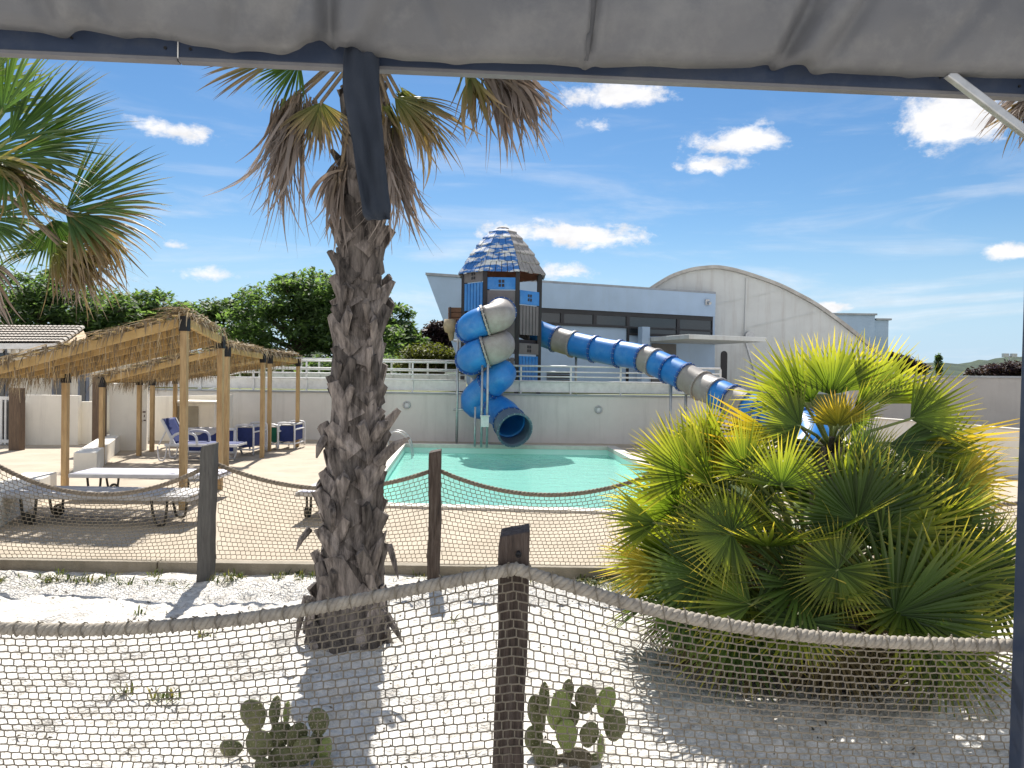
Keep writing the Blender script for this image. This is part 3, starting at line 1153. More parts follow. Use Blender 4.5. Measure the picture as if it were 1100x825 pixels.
tower = thing('slide_tower', (tcx, TY, WZ), 'tall blue and grey slide tower with an octagonal shingled cone roof', 'slide tower')
RB = 1.15
oct_ = [V((tcx + RB * math.cos(PI / 8 + PI / 4 * k), TY + RB * math.sin(PI / 8 + PI / 4 * k), 0)) for k in range(8)]
zroof = tz(290)
for k in range(8):
    g = MB()
    p = oct_[k]
    g.bar(V((p.x, p.y, WZ - .02)), V((p.x, p.y, zroof + .05)), .11, .11)
    g.build('post', M['charcoal'], tower)
# roof : stepped rows of shingles on eight faces
ztop = tz(247, TY)
prof = [(1.24, zroof - .02), (1.07, zroof + (ztop - zroof) * .22), (.92, zroof + (ztop - zroof) * .42), (.73, zroof + (ztop - zroof) * .61),
        (.54, zroof + (ztop - zroof) * .79), (.36, zroof + (ztop - zroof) * .93), (.14, ztop)]
rr = random.Random(12)
blue_roof, pale_roof, edge = MB(), MB(), MB()
for k in range(8):
    a0, a1 = PI / 8 + PI / 4 * k, PI / 8 + PI / 4 * (k + 1)
    for r in range(len(prof) - 1):
        (r0, z0), (r1, z1) = prof[r], prof[r + 1]
        nsh = max(1, 6 - r)
        for s in range(nsh):
            f0, f1 = s / nsh, (s + 1) / nsh
            def P(rad, ff, z, lift=0):
                p = V((math.cos(a0), math.sin(a0), 0)).lerp(V((math.cos(a1), math.sin(a1), 0)), ff) * (rad + lift)
                return V((tcx + p.x, TY + p.y, z))
            l = .055 + rr.uniform(0, .02)
            dz = rr.uniform(-.015, .02)
            q = [P(r0, f0 + .01, z0 + dz, l), P(r0, f1 - .01, z0 + dz, l), P(r1, f1 - .01, z1 + .02, .008), P(r1, f0 + .01, z1 + .02, .008)]
            am = (a0 + a1) / 2
            is_blue = k in (4, 5)
            (blue_roof if is_blue else pale_roof).prism(q, V((0, 0, -.035)))
blue_roof.build('shingles', M['shingle'], tower)
pale_roof.build('shingles', M['shingle_pale'], tower)
g = MB()
ring = [V((tcx + 1.19 * math.cos(PI / 8 + PI / 4 * k), TY + 1.19 * math.sin(PI / 8 + PI / 4 * k), zroof - .05)) for k in range(8)]
apex = V((tcx, TY, ztop - .12))
g.add(ring + [apex], [(k, (k + 1) % 8, 8) for k in range(8)] )
g.build('roof_lining', M['roof_under'], tower)
g = MB()
g.tube([V((tcx, TY, ztop - .02)), V((tcx, TY, ztop + .05)), V((tcx, TY, ztop + .10))], [.2, .17, .05], 8)
g.build('roof_cap', M['shingle_pale'], tower, smooth=False)
# floors
for zf_ in (tz(331), tz(364)):
    g = MB()
    g.prism([V((p.x, p.y, zf_ - .1)) * 1 for p in [(V((tcx, TY, 0)) + (q - V((tcx, TY, 0))) * .96) for q in oct_]] and
            [V((tcx + (q.x - tcx) * .95, TY + (q.y - TY) * .95, zf_ - .1)) for q in oct_], V((0, 0, .1)))
    g.build('floor', M['charcoal'], tower)


def panel(k, f0, f1, z0, z1, material, name='panel', slats=0, hole=False, off=.0):
    a, b = oct_[k], oct_[(k + 1) % 8]
    d = (b - a).normalized()
    n = V((d.y, -d.x, 0))
    L = (b - a).length - .12
    s = a + d * .06
    p0 = s + d * (L * f0) + n * off
    p1 = s + d * (L * f1) + n * off
    g = MB()
    if slats:
        w = (p1 - p0).length / slats
        for i in range(slats):
            q0 = p0 + d * (w * i + w * .10)
            q1 = p0 + d * (w * (i + 1) - w * .10)
            g.prism([V((q0.x, q0.y, z0)), V((q1.x, q1.y, z0)), V((q1.x, q1.y, z1)), V((q0.x, q0.y, z1))], n * .03)
        for z in (z0 + .05, z1 - .09):
            g.prism([V((p0.x, p0.y, z)), V((p1.x, p1.y, z)), V((p1.x, p1.y, z + .06)), V((p0.x, p0.y, z + .06))], -n * .03)
    else:
        g.prism([V((p0.x, p0.y, z0)), V((p1.x, p1.y, z0)), V((p1.x, p1.y, z1)), V((p0.x, p0.y, z1))], n * .035)
    o = g.build(name, material, tower, bevel=.006)
    if hole:
        c = (p0 + p1) / 2 + n * .036
        m = MB()
        zc_ = (z0 + z1) / 2
        for sx in (-1, 1):
            for sz in (-1, 1):
                cc = c + d * sx * .045
                m.prism([V((cc.x, cc.y, zc_ + sz * .055)) + d * x + V((0, 0, z)) for x, z in ((-.032, -.04), (.032, -.04), (.032, .04), (-.032, .04))], n * .006)
        m.build('cut_out', M['charcoal'], o)
    return o


# faces: k=5 faces the viewer, k=4 left oblique, k=6 right oblique
panel(4, 0, 1, tz(302), tz(289), M['taupe_panel'], hole=True)
panel(4, 0, 1, tz(333), tz(303), M['blue'], slats=6)
panel(4, 0, 1, tz(372), tz(336), M['taupe_panel'], slats=6)
panel(5, 0, 1, tz(311), tz(298), M['blue'], hole=True)
panel(5, 0, 1, tz(331), tz(312), M['taupe_panel'])
panel(5, 0, 1, tz(380), tz(336), M['taupe_panel'])
panel(5, 0, 1, tz(411), tz(384), M['taupe_panel'], slats=6)
panel(6, 0, 1, tz(326), tz(311), M['blue'], hole=True)
panel(6, 0, 1, tz(359), tz(327), M['taupe_panel'], slats=6)
panel(6, 0, 1, tz(380), tz(368), M['taupe_panel'], hole=True)
panel(6, 0, 1, tz(412), tz(382), M['blue'], slats=6)
panel(7, 0, 1, tz(326), tz(311), M['blue'])
panel(3, 0, 1, tz(333), tz(311), M['blue'], slats=6)
panel(3, 0, 1, tz(412), tz(336), M['taupe_panel'], slats=6)
panel(2, 0, 1, tz(320), tz(304), M['taupe_panel'])
panel(1, 0, 1, tz(333), tz(311), M['taupe_panel'], slats=6)
# side lookout with wooden panel and hanging bucket, left of the tower
p = D(491, 338, TY)
lk = thing('wooden_lookout', (p.x, p.y, WZ), 'small brown wooden box with a hanging tan bucket left of the slide tower', 'play fitting')
g = MB()
a, b = D(482, 338, TY - .1), D(500, 338, TY - .1)
za, zb_ = D(491, 331, TY).z, D(491, 347, TY).z
for k in range(3):
    z0 = zb_ + (za - zb_) * k / 3
    g.box(((a.x + b.x) / 2, TY - .1, z0 + (za - zb_) / 6), (b.x - a.x, .35, (za - zb_) / 3 - .015))
g.build('box_body', mat('red_brown_boards', (.22, .11, .06), (.14, .07, .04), scale=5, rough=.7), lk)
g = MB()
p0 = D(483.5, 343, TY - .35)
p1 = D(485, 366, TY - .35)
hgt = p0.z - p1.z
g.tube([p0, p0 - V((0, 0, hgt * .3)), p0 - V((-.02, 0, hgt * .55)), p0 - V((-.03, 0, hgt * .62)), p0 - V((-.05, 0, hgt))], [.16, .2, .17, .1, .06], 10)
g.build('bucket', mat('tan_bucket', (.42, .34, .22), (.30, .24, .16), scale=6, rough=.7), lk, smooth=True)
g = MB()
g.bar(V((p0.x, p0.y, p0.z)), V((p0.x, p0.y, za)), .04, .04)
g.bar(D(497, 346, TY - .1), D(497, 346, TY - .1) - V((0, 0, D(497, 346, TY).z - WZ)), .07, .07)
g.build('bracket', M['charcoal'], lk)


def slide_path(name_thing, label, ctrl, r, sections, n_per=10, mouth=None, loc=None):
    """tube slide: ctrl points -> spline; sections: list of (t0, t1, material)"""
    P_ = spline(ctrl, n_per)
    t = thing(name_thing, loc or ctrl[-1], label, 'water slide')
    lens = [0]
    for a, b in zip(P_[:-1], P_[1:]):
        lens.append(lens[-1] + (b - a).length)
    L = lens[-1]
    def at(s):
        s = max(0, min(L, s))
        for i in range(len(lens) - 1):
            if s <= lens[i + 1] + 1e-9:
                f = (s - lens[i]) / max(1e-9, lens[i + 1] - lens[i])
                return P_[i].lerp(P_[i + 1], f)
        return P_[-1]
    r_base = r
    for sec in sections:
        t0, t1, m_ = sec[:3]
        r = r_base * (sec[3] if len(sec) > 3 else 1)
        s0, s1 = t0 * L, t1 * L
        k = max(4, int((s1 - s0) / .07))
        pts_ = [at(s0 + .006 + (s1 - s0 - .012) * i / k) for i in range(k + 1)]
        g = MB()
        g.tube(pts_, r, 28, caps=False)
        o = g.build('tube_section', m_, t, smooth=True)
        so = o.modifiers.new('wall', 'SOLIDIFY')
        so.thickness = .018
        so.offset = -1
        # flange at the lower end
        g = MB()
        tg = (at(s1 + .03) - at(s1 - .03)).normalized()
        c = at(s1)
        ref = V((0, 0, 1)) if abs(tg.z) < .95 else V((1, 0, 0))
        a = tg.cross(ref).normalized()
        b = a.cross(tg)
        n = 36
        prof_ = [(r - .004, -.022), (r + .042, -.022), (r + .042, .022), (r - .004, .022)]
        vs_ = []
        for q in range(n):
            an = 2 * PI * q / n
            for (rad, ax) in prof_:
                vs_.append(c + (a * math.cos(an) + b * math.sin(an)) * rad + tg * ax)
        g.add(vs_, [(q * 4 + w, q * 4 + (w + 1) % 4, ((q + 1) % n) * 4 + (w + 1) % 4, ((q + 1) % n) * 4 + w) for q in range(n) for w in range(4)])
        fl = g.build('flange', m_ if m_ is not M['blue'] else M['flange'], t)
        g = MB()
        for q in range(18):
            an = 2 * PI * q / 18
            cc = c + (a * math.cos(an) + b * math.sin(an)) * (r + .03)
            g.tube([cc - tg * .034, cc + tg * .034], .013, 5)
        g.build('bolts', M['steel'], fl)
    return t, at, L


M['flange'] = mat('dark_blue_flange', (.02, .10, .36), (.015, .08, .28), rough=.4)
# --- spiral
sx, sy = D(521.5, 400, 19.55).x, 19.55
rc = .375
zr0 = D(553, 338, 19.55).z
pitch = .775
ctrl = [V((tcx - .05, TY - 1.0, zr0 + .16)), V((tcx + .02, TY - 1.55, zr0 + .12))]
phi = 20
marks = []
while phi >= -560 - 170:
    a = R_(phi)
    z = zr0 - pitch * (-phi) / 360
    ctrl.append(V((sx + rc * math.cos(a), sy + rc * math.sin(a), z)))
    if phi - 30 < -905:
        break
    phi -= 30
ze = ctrl[-1].z
# last point at phi=-730+.. -> continue to the exit
ctrl = ctrl[:2] + [c for c in ctrl[2:] if c.z > 1.38]
ctrl += [V((sx - .30, sy + .32, 1.22)), V((sx + .12, sy + .28, 1.08)), V((sx + .48, sy - .05, .90)), V((D(549, 458, 18.95).x, 18.95, .66)),
         V((D(553, 462, 18.65).x, 18.70, .56))]
P_ = spline(ctrl, 10)
# fraction along the path for a given angle on the helix
cum = [0]
for a, b in zip(P_[:-1], P_[1:]):
    cum.append(cum[-1] + (b - a).length)
def frac_phi(ph):
    i = 2 + (20 - ph) / 30
    k = int(i * 10)
    return cum[min(k, len(cum) - 1)] / cum[-1]


B_, T_ = M['blue'], M['taupe']
fr_ = [0, .045, frac_phi(-92), frac_phi(-180), frac_phi(-360), frac_phi(-452), frac_phi(-540), frac_phi(-690)]
fend = cum[-1]
secs = [(fr_[0], fr_[1], B_), (fr_[1], fr_[2], T_), (fr_[2], fr_[3], B_), (fr_[3], fr_[5], T_), (fr_[5], fr_[6], B_), (fr_[6], frac_phi(-640), T_)]
fx = frac_phi(-640)
secs += [(fx, fx + (1 - fx) * .3, B_), (fx + (1 - fx) * .3, fx + (1 - fx) * .62, B_), (fx + (1 - fx) * .62, .955, B_, 1.06), (.955, 1.0, M['navy_plastic'], 1.12)]
sp, at, L = slide_path('spiral_slide', 'blue and grey spiral tube slide ending in an open mouth over the pool', ctrl, .37, secs, loc=(sx, sy, DZ))
# supports of the spiral
for (px, y0, y1, d, rad) in ((490.5, 364, 476, 19.75, .035), (523, 372, 474, 18.95, .03), (517, 392, 475, 19.0, .03), (510, 437, 475, 19.15, .025)):
    g = MB()
    a, b = D(px, y0, d), D(px, y1, d)
    g.tube([V((b.x, d, DZ)), V((b.x, d, a.z))], rad, 8)
    g.build('support_pole', M['steel'], sp, smooth=True)
g = MB()
for (py) in (366, 440):
    a = D(487, py, 19.75)
    g.tube([a, a + V((.42, -.0, 0))], .03, 8)
g.build('cross_arm', M['steel'], sp, smooth=True)
# notice box on the pole
p = D(521, 453, 18.9)
t = thing('notice_box', (p.x, p.y, p.z - .12), 'small blank white box fixed to the pole beside the slide mouth', 'notice')
g = MB()
g.box(p, (.2, .05, .26))
g.build('board', M['white_paint'], t, bevel=.01)
g = MB()
g.box(p + V((0, -.026, .145)), (.24, .12, .02))
g.build('hood', M['white_paint'], t)

# --- long slide
lp = [(561, 350, 22.3), (575, 356, 22.1), (604, 366.5, 21.7), (648, 377, 20.9), (691, 385, 20.1), (730, 402, 19.2), (756, 415.5, 18.6), (773, 423.5, 18.1), (800, 436, 17.5),
      (826, 446, 17.0), (846, 451, 16.5), (866, 459, 15.9), (874, 474, 15.2), (862, 490, 14.8)]
ctrl = [D(*q) for q in lp]
P_ = spline(ctrl, 10)
cum = [0]
for a, b in zip(P_[:-1], P_[1:]):
    cum.append(cum[-1] + (b - a).length)


def frac_px(px):
    """path fraction of a joint that was surveyed at column px"""
    for i, p in enumerate(P_):
        q = ROT.transposed() @ (p - EYE)
        if 550 + F_PX * q.x / -q.z >= px:
            return cum[i] / cum[-1]
    return 1


joints = [(575, T_), (595, B_), (613, T_), (638, B_), (664, B_), (688, B_), (701, T_), (718, B_), (735, B_), (753, T_), (770, T_), (785, B_), (801, T_), (814, B_),
          (826, B_), (838, B_), (850, B_), (862, B_)]
secs = []
f0 = 0
for (px, m_) in joints:
    f1 = frac_px(px)
    if f1 - f0 > .004:
        secs.append((f0, f1, m_))
        f0 = f1
secs.append((f0, 1.0, B_))
ls, at, L = slide_path('long_slide', 'long blue and grey tube slide running down from the tower behind the fan palm', ctrl, .345, secs, loc=(ctrl[-1].x, ctrl[-1].y, DZ))
for (px, y0, d) in ((721, 405, 19.3), (737, 415, 18.95), (619, 376, 21.45), (800, 440, 17.5)):
    p = D(px, y0, d)
    g = MB()
    zb_ = WZ if d > 20.4 else DZ
    g.tube([V((p.x, p.y, zb_)), V((p.x, p.y, p.z - .2))], .035, 8)
    g.tube([V((p.x, p.y, p.z - .2)), V((p.x, p.y + .02, p.z - .05))], [.035, .06], 8)
    g.build('support_pole', M['steel'], ls, smooth=True)

# pool ladder
p = G(428, 484, DZ)
ld = thing('pool_ladder', p, 'pale metal curved pool handrails at the corner of the pool beside the palm trunk', 'pool ladder')
for s, off in (('a', V((0, 0, 0))), ('b', V((.16, .55, 0)))):
    g = MB()
    e = pool[0].lerp(pool[3], .12 if s == 'a' else .06)
    base = V((e.x - .35, e.y - .1, DZ))
    d = V((1, -.12, 0)).normalized()
    pts_ = [base + V((0, 0, 0)), base + V((0, 0, .24)) + d * -.02, base + V((0, 0, .37)) + d * .08, base + V((0, 0, .41)) + d * .24, base + V((0, 0, .35)) + d * .42,
            base + V((0, 0, .16)) + d * .56, base + V((0, 0, -.2)) + d * .62, base + V((0, 0, -.8)) + d * .62]
    g.tube(spline(pts_, 5), .017, 10)
    g.build('handrail', M['steel'], ld, smooth=True)

# ================================================================== THATCHED SHELTERS
def shelter(corners, hts, label, seed, nthatch=1500, mid_posts=()):
    """corners D(low near) A(low far) C(high far) B(high near); heights above the deck"""
    rr = random.Random(seed)
    Dn, A, Cc, Bn = [V((c[0], c[1], DZ)) for c in corners]
    T = [V((p.x, p.y, DZ + h)) for p, h in zip((Dn, A, Cc, Bn), hts)]
    tD, tA, tC, tB = T
    t = thing('thatched_shelter', (Dn + A + Cc + Bn) / 4, label, 'shelter', 'thatched shelters by the pool')
    for p, q in zip((Dn, A, Cc, Bn), T):
        g = MB()
        w = .082
        g.bar(V((p.x, p.y, DZ)), V((p.x, p.y, q.z - .08)), w, w)
        o = g.build('post', M['timber'], t, bevel=.006)
        g = MB()
        g.box((p.x, p.y, q.z - .03), (w + .025, w + .025, .19))
        g.build('bracket', M['bracket'], o, bevel=.004)
    # end and eave beams
    for a, b in ((tD, tB), (tA, tC), (tD, tA), (tB, tC)):
        g = MB()
        d = (b - a).normalized()
        g.bar(a + d * .065, b - d * .065, .05, .105)
        g.build('beam', M['timber_h'], t, bevel=.004)
    for k in range(1, 4):
        f = k / 4
        a, b = tD.lerp(tA, f), tB.lerp(tC, f)
        d = (b - a).normalized()
        g = MB()
        g.bar(a + d * .03 + V((0, 0, .0)), b - d * .03, .045, .10)
        g.build('rafter', M['timber_h'], t)
    g = MB()
    nb = 13
    for k in range(nb):
        f = (k + .5) / nb
        a, b = tD.lerp(tB, f), tA.lerp(tC, f)
        d = (b - a).normalized()
        up = V((0, 0, .085))
        g.bar(a - d * .08 + up, b + d * .08 + up, .075 + rr.uniform(-.01, .01), .016)
    g.build('battens', M['batten'], t)
    # thatch
    g = MB()
    vs, fs = [], []
    def strand(p, d, L, w, sag):
        side = d.cross(V((rr.uniform(-.4, .4), rr.uniform(-.4, .4), 1))).normalized() * w / 2
        i = len(vs)
        q = p.copy()
        dd = d.copy()
        for s in range(4):
            f = s / 3
            ww = side * (1 - .85 * f)
            vs.extend([q - ww, q + ww])
            dd = (dd + V((0, 0, -sag * .33))).normalized()
            q = q + dd * (L / 3)
        for s in range(3):
            fs.append((i + 2 * s, i + 2 * s + 1, i + 2 * s + 3, i + 2 * s + 2))
    down = ((tD + tA) - (tB + tC)).normalized()
    along = (tA - tD).normalized()
    for _ in range(nthatch):
        u, v = rr.random(), rr.uniform(-.05, 1.0)
        # uneven cover: thin places let the sun through
        if noise.noise(V((u * 3.1 + seed, v * 3.7, seed))) > .14 and rr.random() < .92:
            continue
        p = tB.lerp(tC, u).lerp(tD.lerp(tA, u), v) + V((0, 0, rr.uniform(.10, .17)))
        d = (down + along * rr.uniform(-.5, .5) + V((0, 0, rr.uniform(-.02, .18)))).normalized()
        strand(p, d, rr.uniform(.3, .65), rr.uniform(.015, .04), rr.uniform(0, .3))
    # loose blades hanging through the battens
    for _ in range(int(nthatch * .6)):
        u, v = rr.random(), rr.random()
        p = tB.lerp(tC, u).lerp(tD.lerp(tA, u), v) + V((0, 0, .07))
        strand(p, V((rr.uniform(-.4, .4), rr.uniform(-.4, .4), -1)).normalized(), rr.uniform(.10, .34), rr.uniform(.008, .024), .3)
    # fringes
    for (a, b, nn, lo, hi) in ((tD, tA, 520, .16, .46), (tD, tB, 210, .05, .24), (tA, tC, 260, .08, .24), (tB, tC, 160, .05, .2)):
        out = (a + b) / 2 - (tD + tA + tB + tC) / 4
        out.z = 0
        out.normalize()
        for _ in range(nn):
            ff_ = rr.uniform(-.03, 1.03)
            if noise.noise(V((ff_ * 6, seed * 3.1, lo * 40))) < rr.uniform(-.5, .15):
                continue
            p = a.lerp(b, ff_) + out * rr.uniform(.02, .1) + V((0, 0, rr.uniform(.05, .15)))
            strand(p, (out * rr.uniform(.1, .8) + V((rr.uniform(-.3, .3), rr.uniform(-.3, .3), -.5))).normalized(), rr.uniform(lo, hi), rr.uniform(.008, .026), 1.2)
    # a ragged pile along the high edge
    for _ in range(420):
        p = tB.lerp(tC, rr.random()) + V((rr.uniform(-.2, .05), 0, rr.uniform(.12, .2)))
        strand(p, (down * rr.uniform(.2, 1) + along * rr.uniform(-.9, .9) + V((0, 0, rr.uniform(0, .35)))).normalized(), rr.uniform(.2, .4), rr.uniform(.012, .03), .3)
    g.v = [tuple(x) for x in vs]
    g.f = fs
    g.build('thatch', M['thatch'], t, fixn=False)
    return t


shelter([(-6.55, 9.55), (-6.5, 11.2), (-4.36, 11.5), (-4.17, 9.78)], (1.70, 1.70, 2.24, 2.40),
        'nearest thatched shelter on pale timber posts, above the flat loungers', 21, 1500)
shelter([(-7.62, 14.3), (-7.75, 16.0), (-5.17, 15.95), (-5.3, 14.3)], (1.58, 1.60, 2.10, 2.18),
        'middle thatched shelter, over the blue lounger with its back raised', 22, 1500)
shelter([(-7.9, 16.9), (-8.1, 18.5), (-5.15, 18.5), (-5.45, 17.3)], (1.58, 1.6, 2.06, 2.10),
        'farthest thatched shelter, over the row of folded loungers', 23, 1500)

# ================================================================== SUN LOUNGERS
def lounger(name, p, rz, label, sling, frame, back=0.0, arms=False, L=2.0, W=.62, Hh=.33, group='sun loungers on the pool deck'):
    """head end at +x; foot at -x"""
    t = thing(name, p, label, 'sun lounger', group)
    def mk(pname, g, m_, par=t, sm=False, bev=0):
        me_parent = par
        o = MB.build(g, pname, m_, None, sm, None, bev)
        o.parent = me_parent
        return o
    hinge = L * .18
    for s in (-1, 1):
        g = MB()
        g.bar(V((-L / 2, s * W / 2, Hh)), V((L / 2 if not back else hinge + .2, s * W / 2, Hh)), .05, .055)
        mk('side_rail', g, frame, bev=.008)
    g = MB()
    g.bar(V((-L / 2 + .03, -W / 2 + .03, Hh)), V((-L / 2 + .03, W / 2 - .03, Hh)), .05, .045)
    x1 = hinge if back else L / 2 - .03
    g.bar(V((x1, -W / 2 + .03, Hh - .02)), V((x1, W / 2 - .03, Hh - .02)), .05, .04)
    mk('end_bar', g, frame, bev=.006)
    # sling with a slight sag
    def slab(xa, xb, tilt):
        g = MB()
        nxs = 12
        vs_ = []
        for i in range(nxs + 1):
            x = xa + (xb - xa) * i / nxs
            for j in range(7):
                y = -W / 2 + .02 + (W - .04) * j / 6
                sg = -.025 * math.sin(PI * i / nxs) * math.sin(PI * j / 6)
                if tilt:
                    l = x - xa
                    vs_.append((xa + l * math.cos(tilt), y, Hh + .03 + l * math.sin(tilt) + sg))
                else:
                    vs_.append((x, y, Hh + .034 + sg))
        g.add(vs_, [(i * 7 + j, i * 7 + j + 1, (i + 1) * 7 + j + 1, (i + 1) * 7 + j) for i in range(nxs) for j in range(6)])
        return g
    o = mk('seat_sling', slab(-L / 2 + .02, hinge, 0), sling, sm=True)
    so = o.modifiers.new('t', 'SOLIDIFY')
    so.thickness = .012
    o = mk('backrest', slab(hinge + .02, L / 2, back), sling, sm=True)
    so = o.modifiers.new('t', 'SOLIDIFY')
    so.thickness = .012
    if back:
        for s in (-1, 1):
            g = MB()
            l = L / 2 - hinge
            a = V((hinge, s * W / 2, Hh))
            b = V((hinge + l * math.cos(back), s * W / 2, Hh + l * math.sin(back)))
            g.bar(a, b, .04, .04)
            g.tube([a.lerp(b, .62), V((hinge + .32, s * (W / 2 - .02), Hh))], .014, 6)
            mk('back_frame', g, frame)
    for sx_ in (-.34 * L, .34 * L):
        for s in (-1, 1):
            g = MB()
            y = s * (W / 2 - .05)
            pts_ = [V((sx_ - .10, y, Hh - .03)), V((sx_ - .085, y, Hh * .5)), V((sx_ - .05, y, .04)), V((sx_, y, .022)), V((sx_ + .05, y, .04)), V((sx_ + .07, y, Hh * .5)),
                    V((sx_ + .08, y, Hh - .03))]
            g.tube(spline(pts_, 4), .016, 8)
            mk('leg', g, frame if arms else M['rubber'], sm=True)
    if not arms:
        for s in (-1, 1):
            g = MB()
            y = s * (W / 2 - .02)
            c = V((-.34 * L + .0, y, .075))
            g.tube([c + V((math.cos(a) * .055, 0, math.sin(a) * .055)) for a in [2 * PI * k / 20 for k in range(20)]], .018, 8, closed=True)
            g.tube([c - V((0, .02, 0)), c + V((0, .02, 0))], .03, 10)
            mk('wheel', g, M['rubber'], sm=True)
    else:
        for s in (-1, 1):
            g = MB()
            y = s * (W / 2 + .02)
            pts_ = [V((-.12, y, Hh)), V((-.10, y, Hh + .16)), V((0, y, Hh + .23)), V((.24, y, Hh + .23)), V((.36, y, Hh + .15)), V((.40, y, Hh))]
            g.tube(spline(pts_, 5), .026, 8)
            mk('armrest', g, frame, sm=True)
    t.rotation_euler.z = rz
    return t


a, b = G(84, 536, DZ), G(236, 534, DZ)
lounger('sun_lounger', ((a.x + b.x) / 2, 10.75, DZ), R_(2), 'flat lilac white sun lounger in the sun just beyond the thatch shadow', M['sling_white'], M['plastic_white'], L=1.98)
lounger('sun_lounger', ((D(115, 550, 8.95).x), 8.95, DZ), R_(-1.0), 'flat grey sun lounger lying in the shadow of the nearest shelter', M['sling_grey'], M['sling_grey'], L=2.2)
p = G(352, 562, DZ)
lounger('sun_lounger', (D(362, 545, 9.6).x, 10.0, DZ), R_(88), 'sun lounger half hidden behind the palm trunk', M['sling_white'], M['sling_grey'], L=1.95)
p = G(214, 495, DZ)
lounger('sun_lounger', (D(212, 495, 15.3).x, 15.3, DZ), R_(181), 'blue sun lounger with raised back and white curved armrests', M['sling_blue'], M['plastic_white'],
        back=R_(62), arms=True, L=1.75)


def folded(px0, px1, yt, yb, d, sling, label, depth=1.75):
    """lounger tipped onto its end and pushed into the row: sling panel inside a tube frame"""
    a, b = D(px0, yb, d), D(px1, yb, d)
    w = b.x - a.x
    zt_ = D((px0 + px1) / 2, yt, d).z
    t = thing('folded_lounger', ((a.x + b.x) / 2, d, DZ), label, 'sun lounger', 'folded loungers standing in a row')
    cx_ = (a.x + b.x) / 2
    Hh = zt_ - DZ
    hw = w / 2 - .02
    g = MB()
    for yy in (d, d + depth * .5):
        pts_ = [V((cx_ - hw, yy, DZ + .03)), V((cx_ - hw, yy, DZ + Hh - .1)), V((cx_ - hw * .75, yy, DZ + Hh)), V((cx_ + hw * .75, yy, DZ + Hh)), V((cx_ + hw, yy, DZ + Hh - .1)), V((cx_ + hw, yy, DZ + .03))]
        g.tube(spline(pts_, 4), .021, 8)
    for zz in (.14, Hh - .14):
        for s in (-1, 1):
            g.tube([V((cx_ + s * hw, d, DZ + zz)), V((cx_ + s * hw, d + depth * .5, DZ + zz))], .018, 6)
    g.tube([V((cx_ - hw, d, DZ + .14)), V((cx_ + hw, d, DZ + .14))], .018, 6)
    g.build('frame', M['plastic_white'], t, smooth=True)
    g = MB()
    g.box((cx_, d + .035, DZ + (Hh + .1) / 2 + .02), (w - .1, .02, Hh - .24))
    g.box((cx_ + hw - .05, d + depth * .25, DZ + (Hh + .1) / 2 + .02), (.02, depth * .46, Hh - .26))
    g.box((cx_ - hw + .05, d + depth * .25, DZ + (Hh + .1) / 2 + .02), (.02, depth * .46, Hh - .26))
    g.build('sling', sling, t)
    g = MB()
    g.box((cx_, d + depth * .25, DZ + Hh - .035), (w - .12, depth * .5, .03))
    g.build('headrest', M['sling_grey'], t, bevel=.01)
    return t


folded(252, 273, 457, 489, 16.2, M['sling_blue'], 'blue folded lounger, leftmost of the row right of the long tipped one')
folded(271, 285, 459, 487, 17.2, M['sling_blue'], 'narrow blue folded lounger just left of the green one')
folded(284, 299, 457, 486, 17.5, M['sling_green'], 'green folded lounger, the only green one in the row')
folded(298, 317, 455, 485, 17.7, M['sling_blue'], 'blue folded lounger, rightmost of the row by the last shelter post')
# one lounger tipped on its long side
a, b = D(202, 484, 16.0), D(252, 484, 16.0)
t = thing('tipped_lounger', ((a.x + b.x) / 2, 16.0, DZ), 'long blue lounger tipped on its side with a pale towel over it', 'sun lounger', 'folded loungers standing in a row')
z0, z1 = DZ + .1, D(225, 461, 16.0).z
g = MB()
g.box(((a.x + b.x) / 2, 16.0, (z0 + z1) / 2), (b.x - a.x, .03, z1 - z0))
g.build('sling', M['sling_blue'], t)
g = MB()
for z in (z0, z1):
    g.tube([V((a.x, 16.0, z)), V((b.x, 16.0, z))], .028, 8)
for x in (a.x, b.x):
    g.tube([V((x, 16.0, DZ + .02)), V((x, 16.0, z1))], .028, 8)
    g.tube([V((x, 16.0, z1 - .1)), V((x, 16.45, DZ + .03))], .022, 8)
g.build('frame', M['plastic_white'], t, smooth=True)
tw = thing('towel', ((a.x + b.x) / 2, 15.98, z1 - .1), 'pale towel hanging over the top of the long tipped blue lounger', 'towel')
g = MB()
vs_, fs_ = [], []
for i in range(13):
    x = a.x + .15 + (b.x - a.x - .3) * i / 12
    dp = .10 + .03 * math.sin(i * 1.3)
    wv = .012 * math.sin(i * 2.1)
    vs_ += [(x, 15.955 + wv, z1 - dp), (x, 15.955 + wv * .5, z1 + .01), (x, 16.0, z1 + .04), (x, 16.045, z1 + .01), (x, 16.05, z1 - .12)]
for i in range(12):
    for j in range(4):
        fs_.append((i * 5 + j, i * 5 + j + 1, i * 5 + 5 + j + 1, i * 5 + 5 + j))
g.add(vs_, fs_)
g.build('cloth', M['sling_grey'], tw, smooth=True)
# ================================================================== ROPE FENCES
def polyline(P):
    """piecewise smooth function x -> (y, z) through points sorted by x"""
    S = spline(P, 12)
    def f(x):
        if x <= S[0].x:
            return S[0]
        for a, b in zip(S[:-1], S[1:]):
            if x <= b.x:
                return a.lerp(b, (x - a.x) / max(1e-9, b.x - a.x))
        return S[-1]
    return f, S


def resample(S, step):
    out = [S[0]]
    acc = 0
    for a, b in zip(S[:-1], S[1:]):
        L = (b - a).length
        if L < 1e-9:
            continue
        d = step - acc
        while d <= L:
            out.append(a.lerp(b, d / L))
            d += step
        acc = (acc + L) % step
    return out


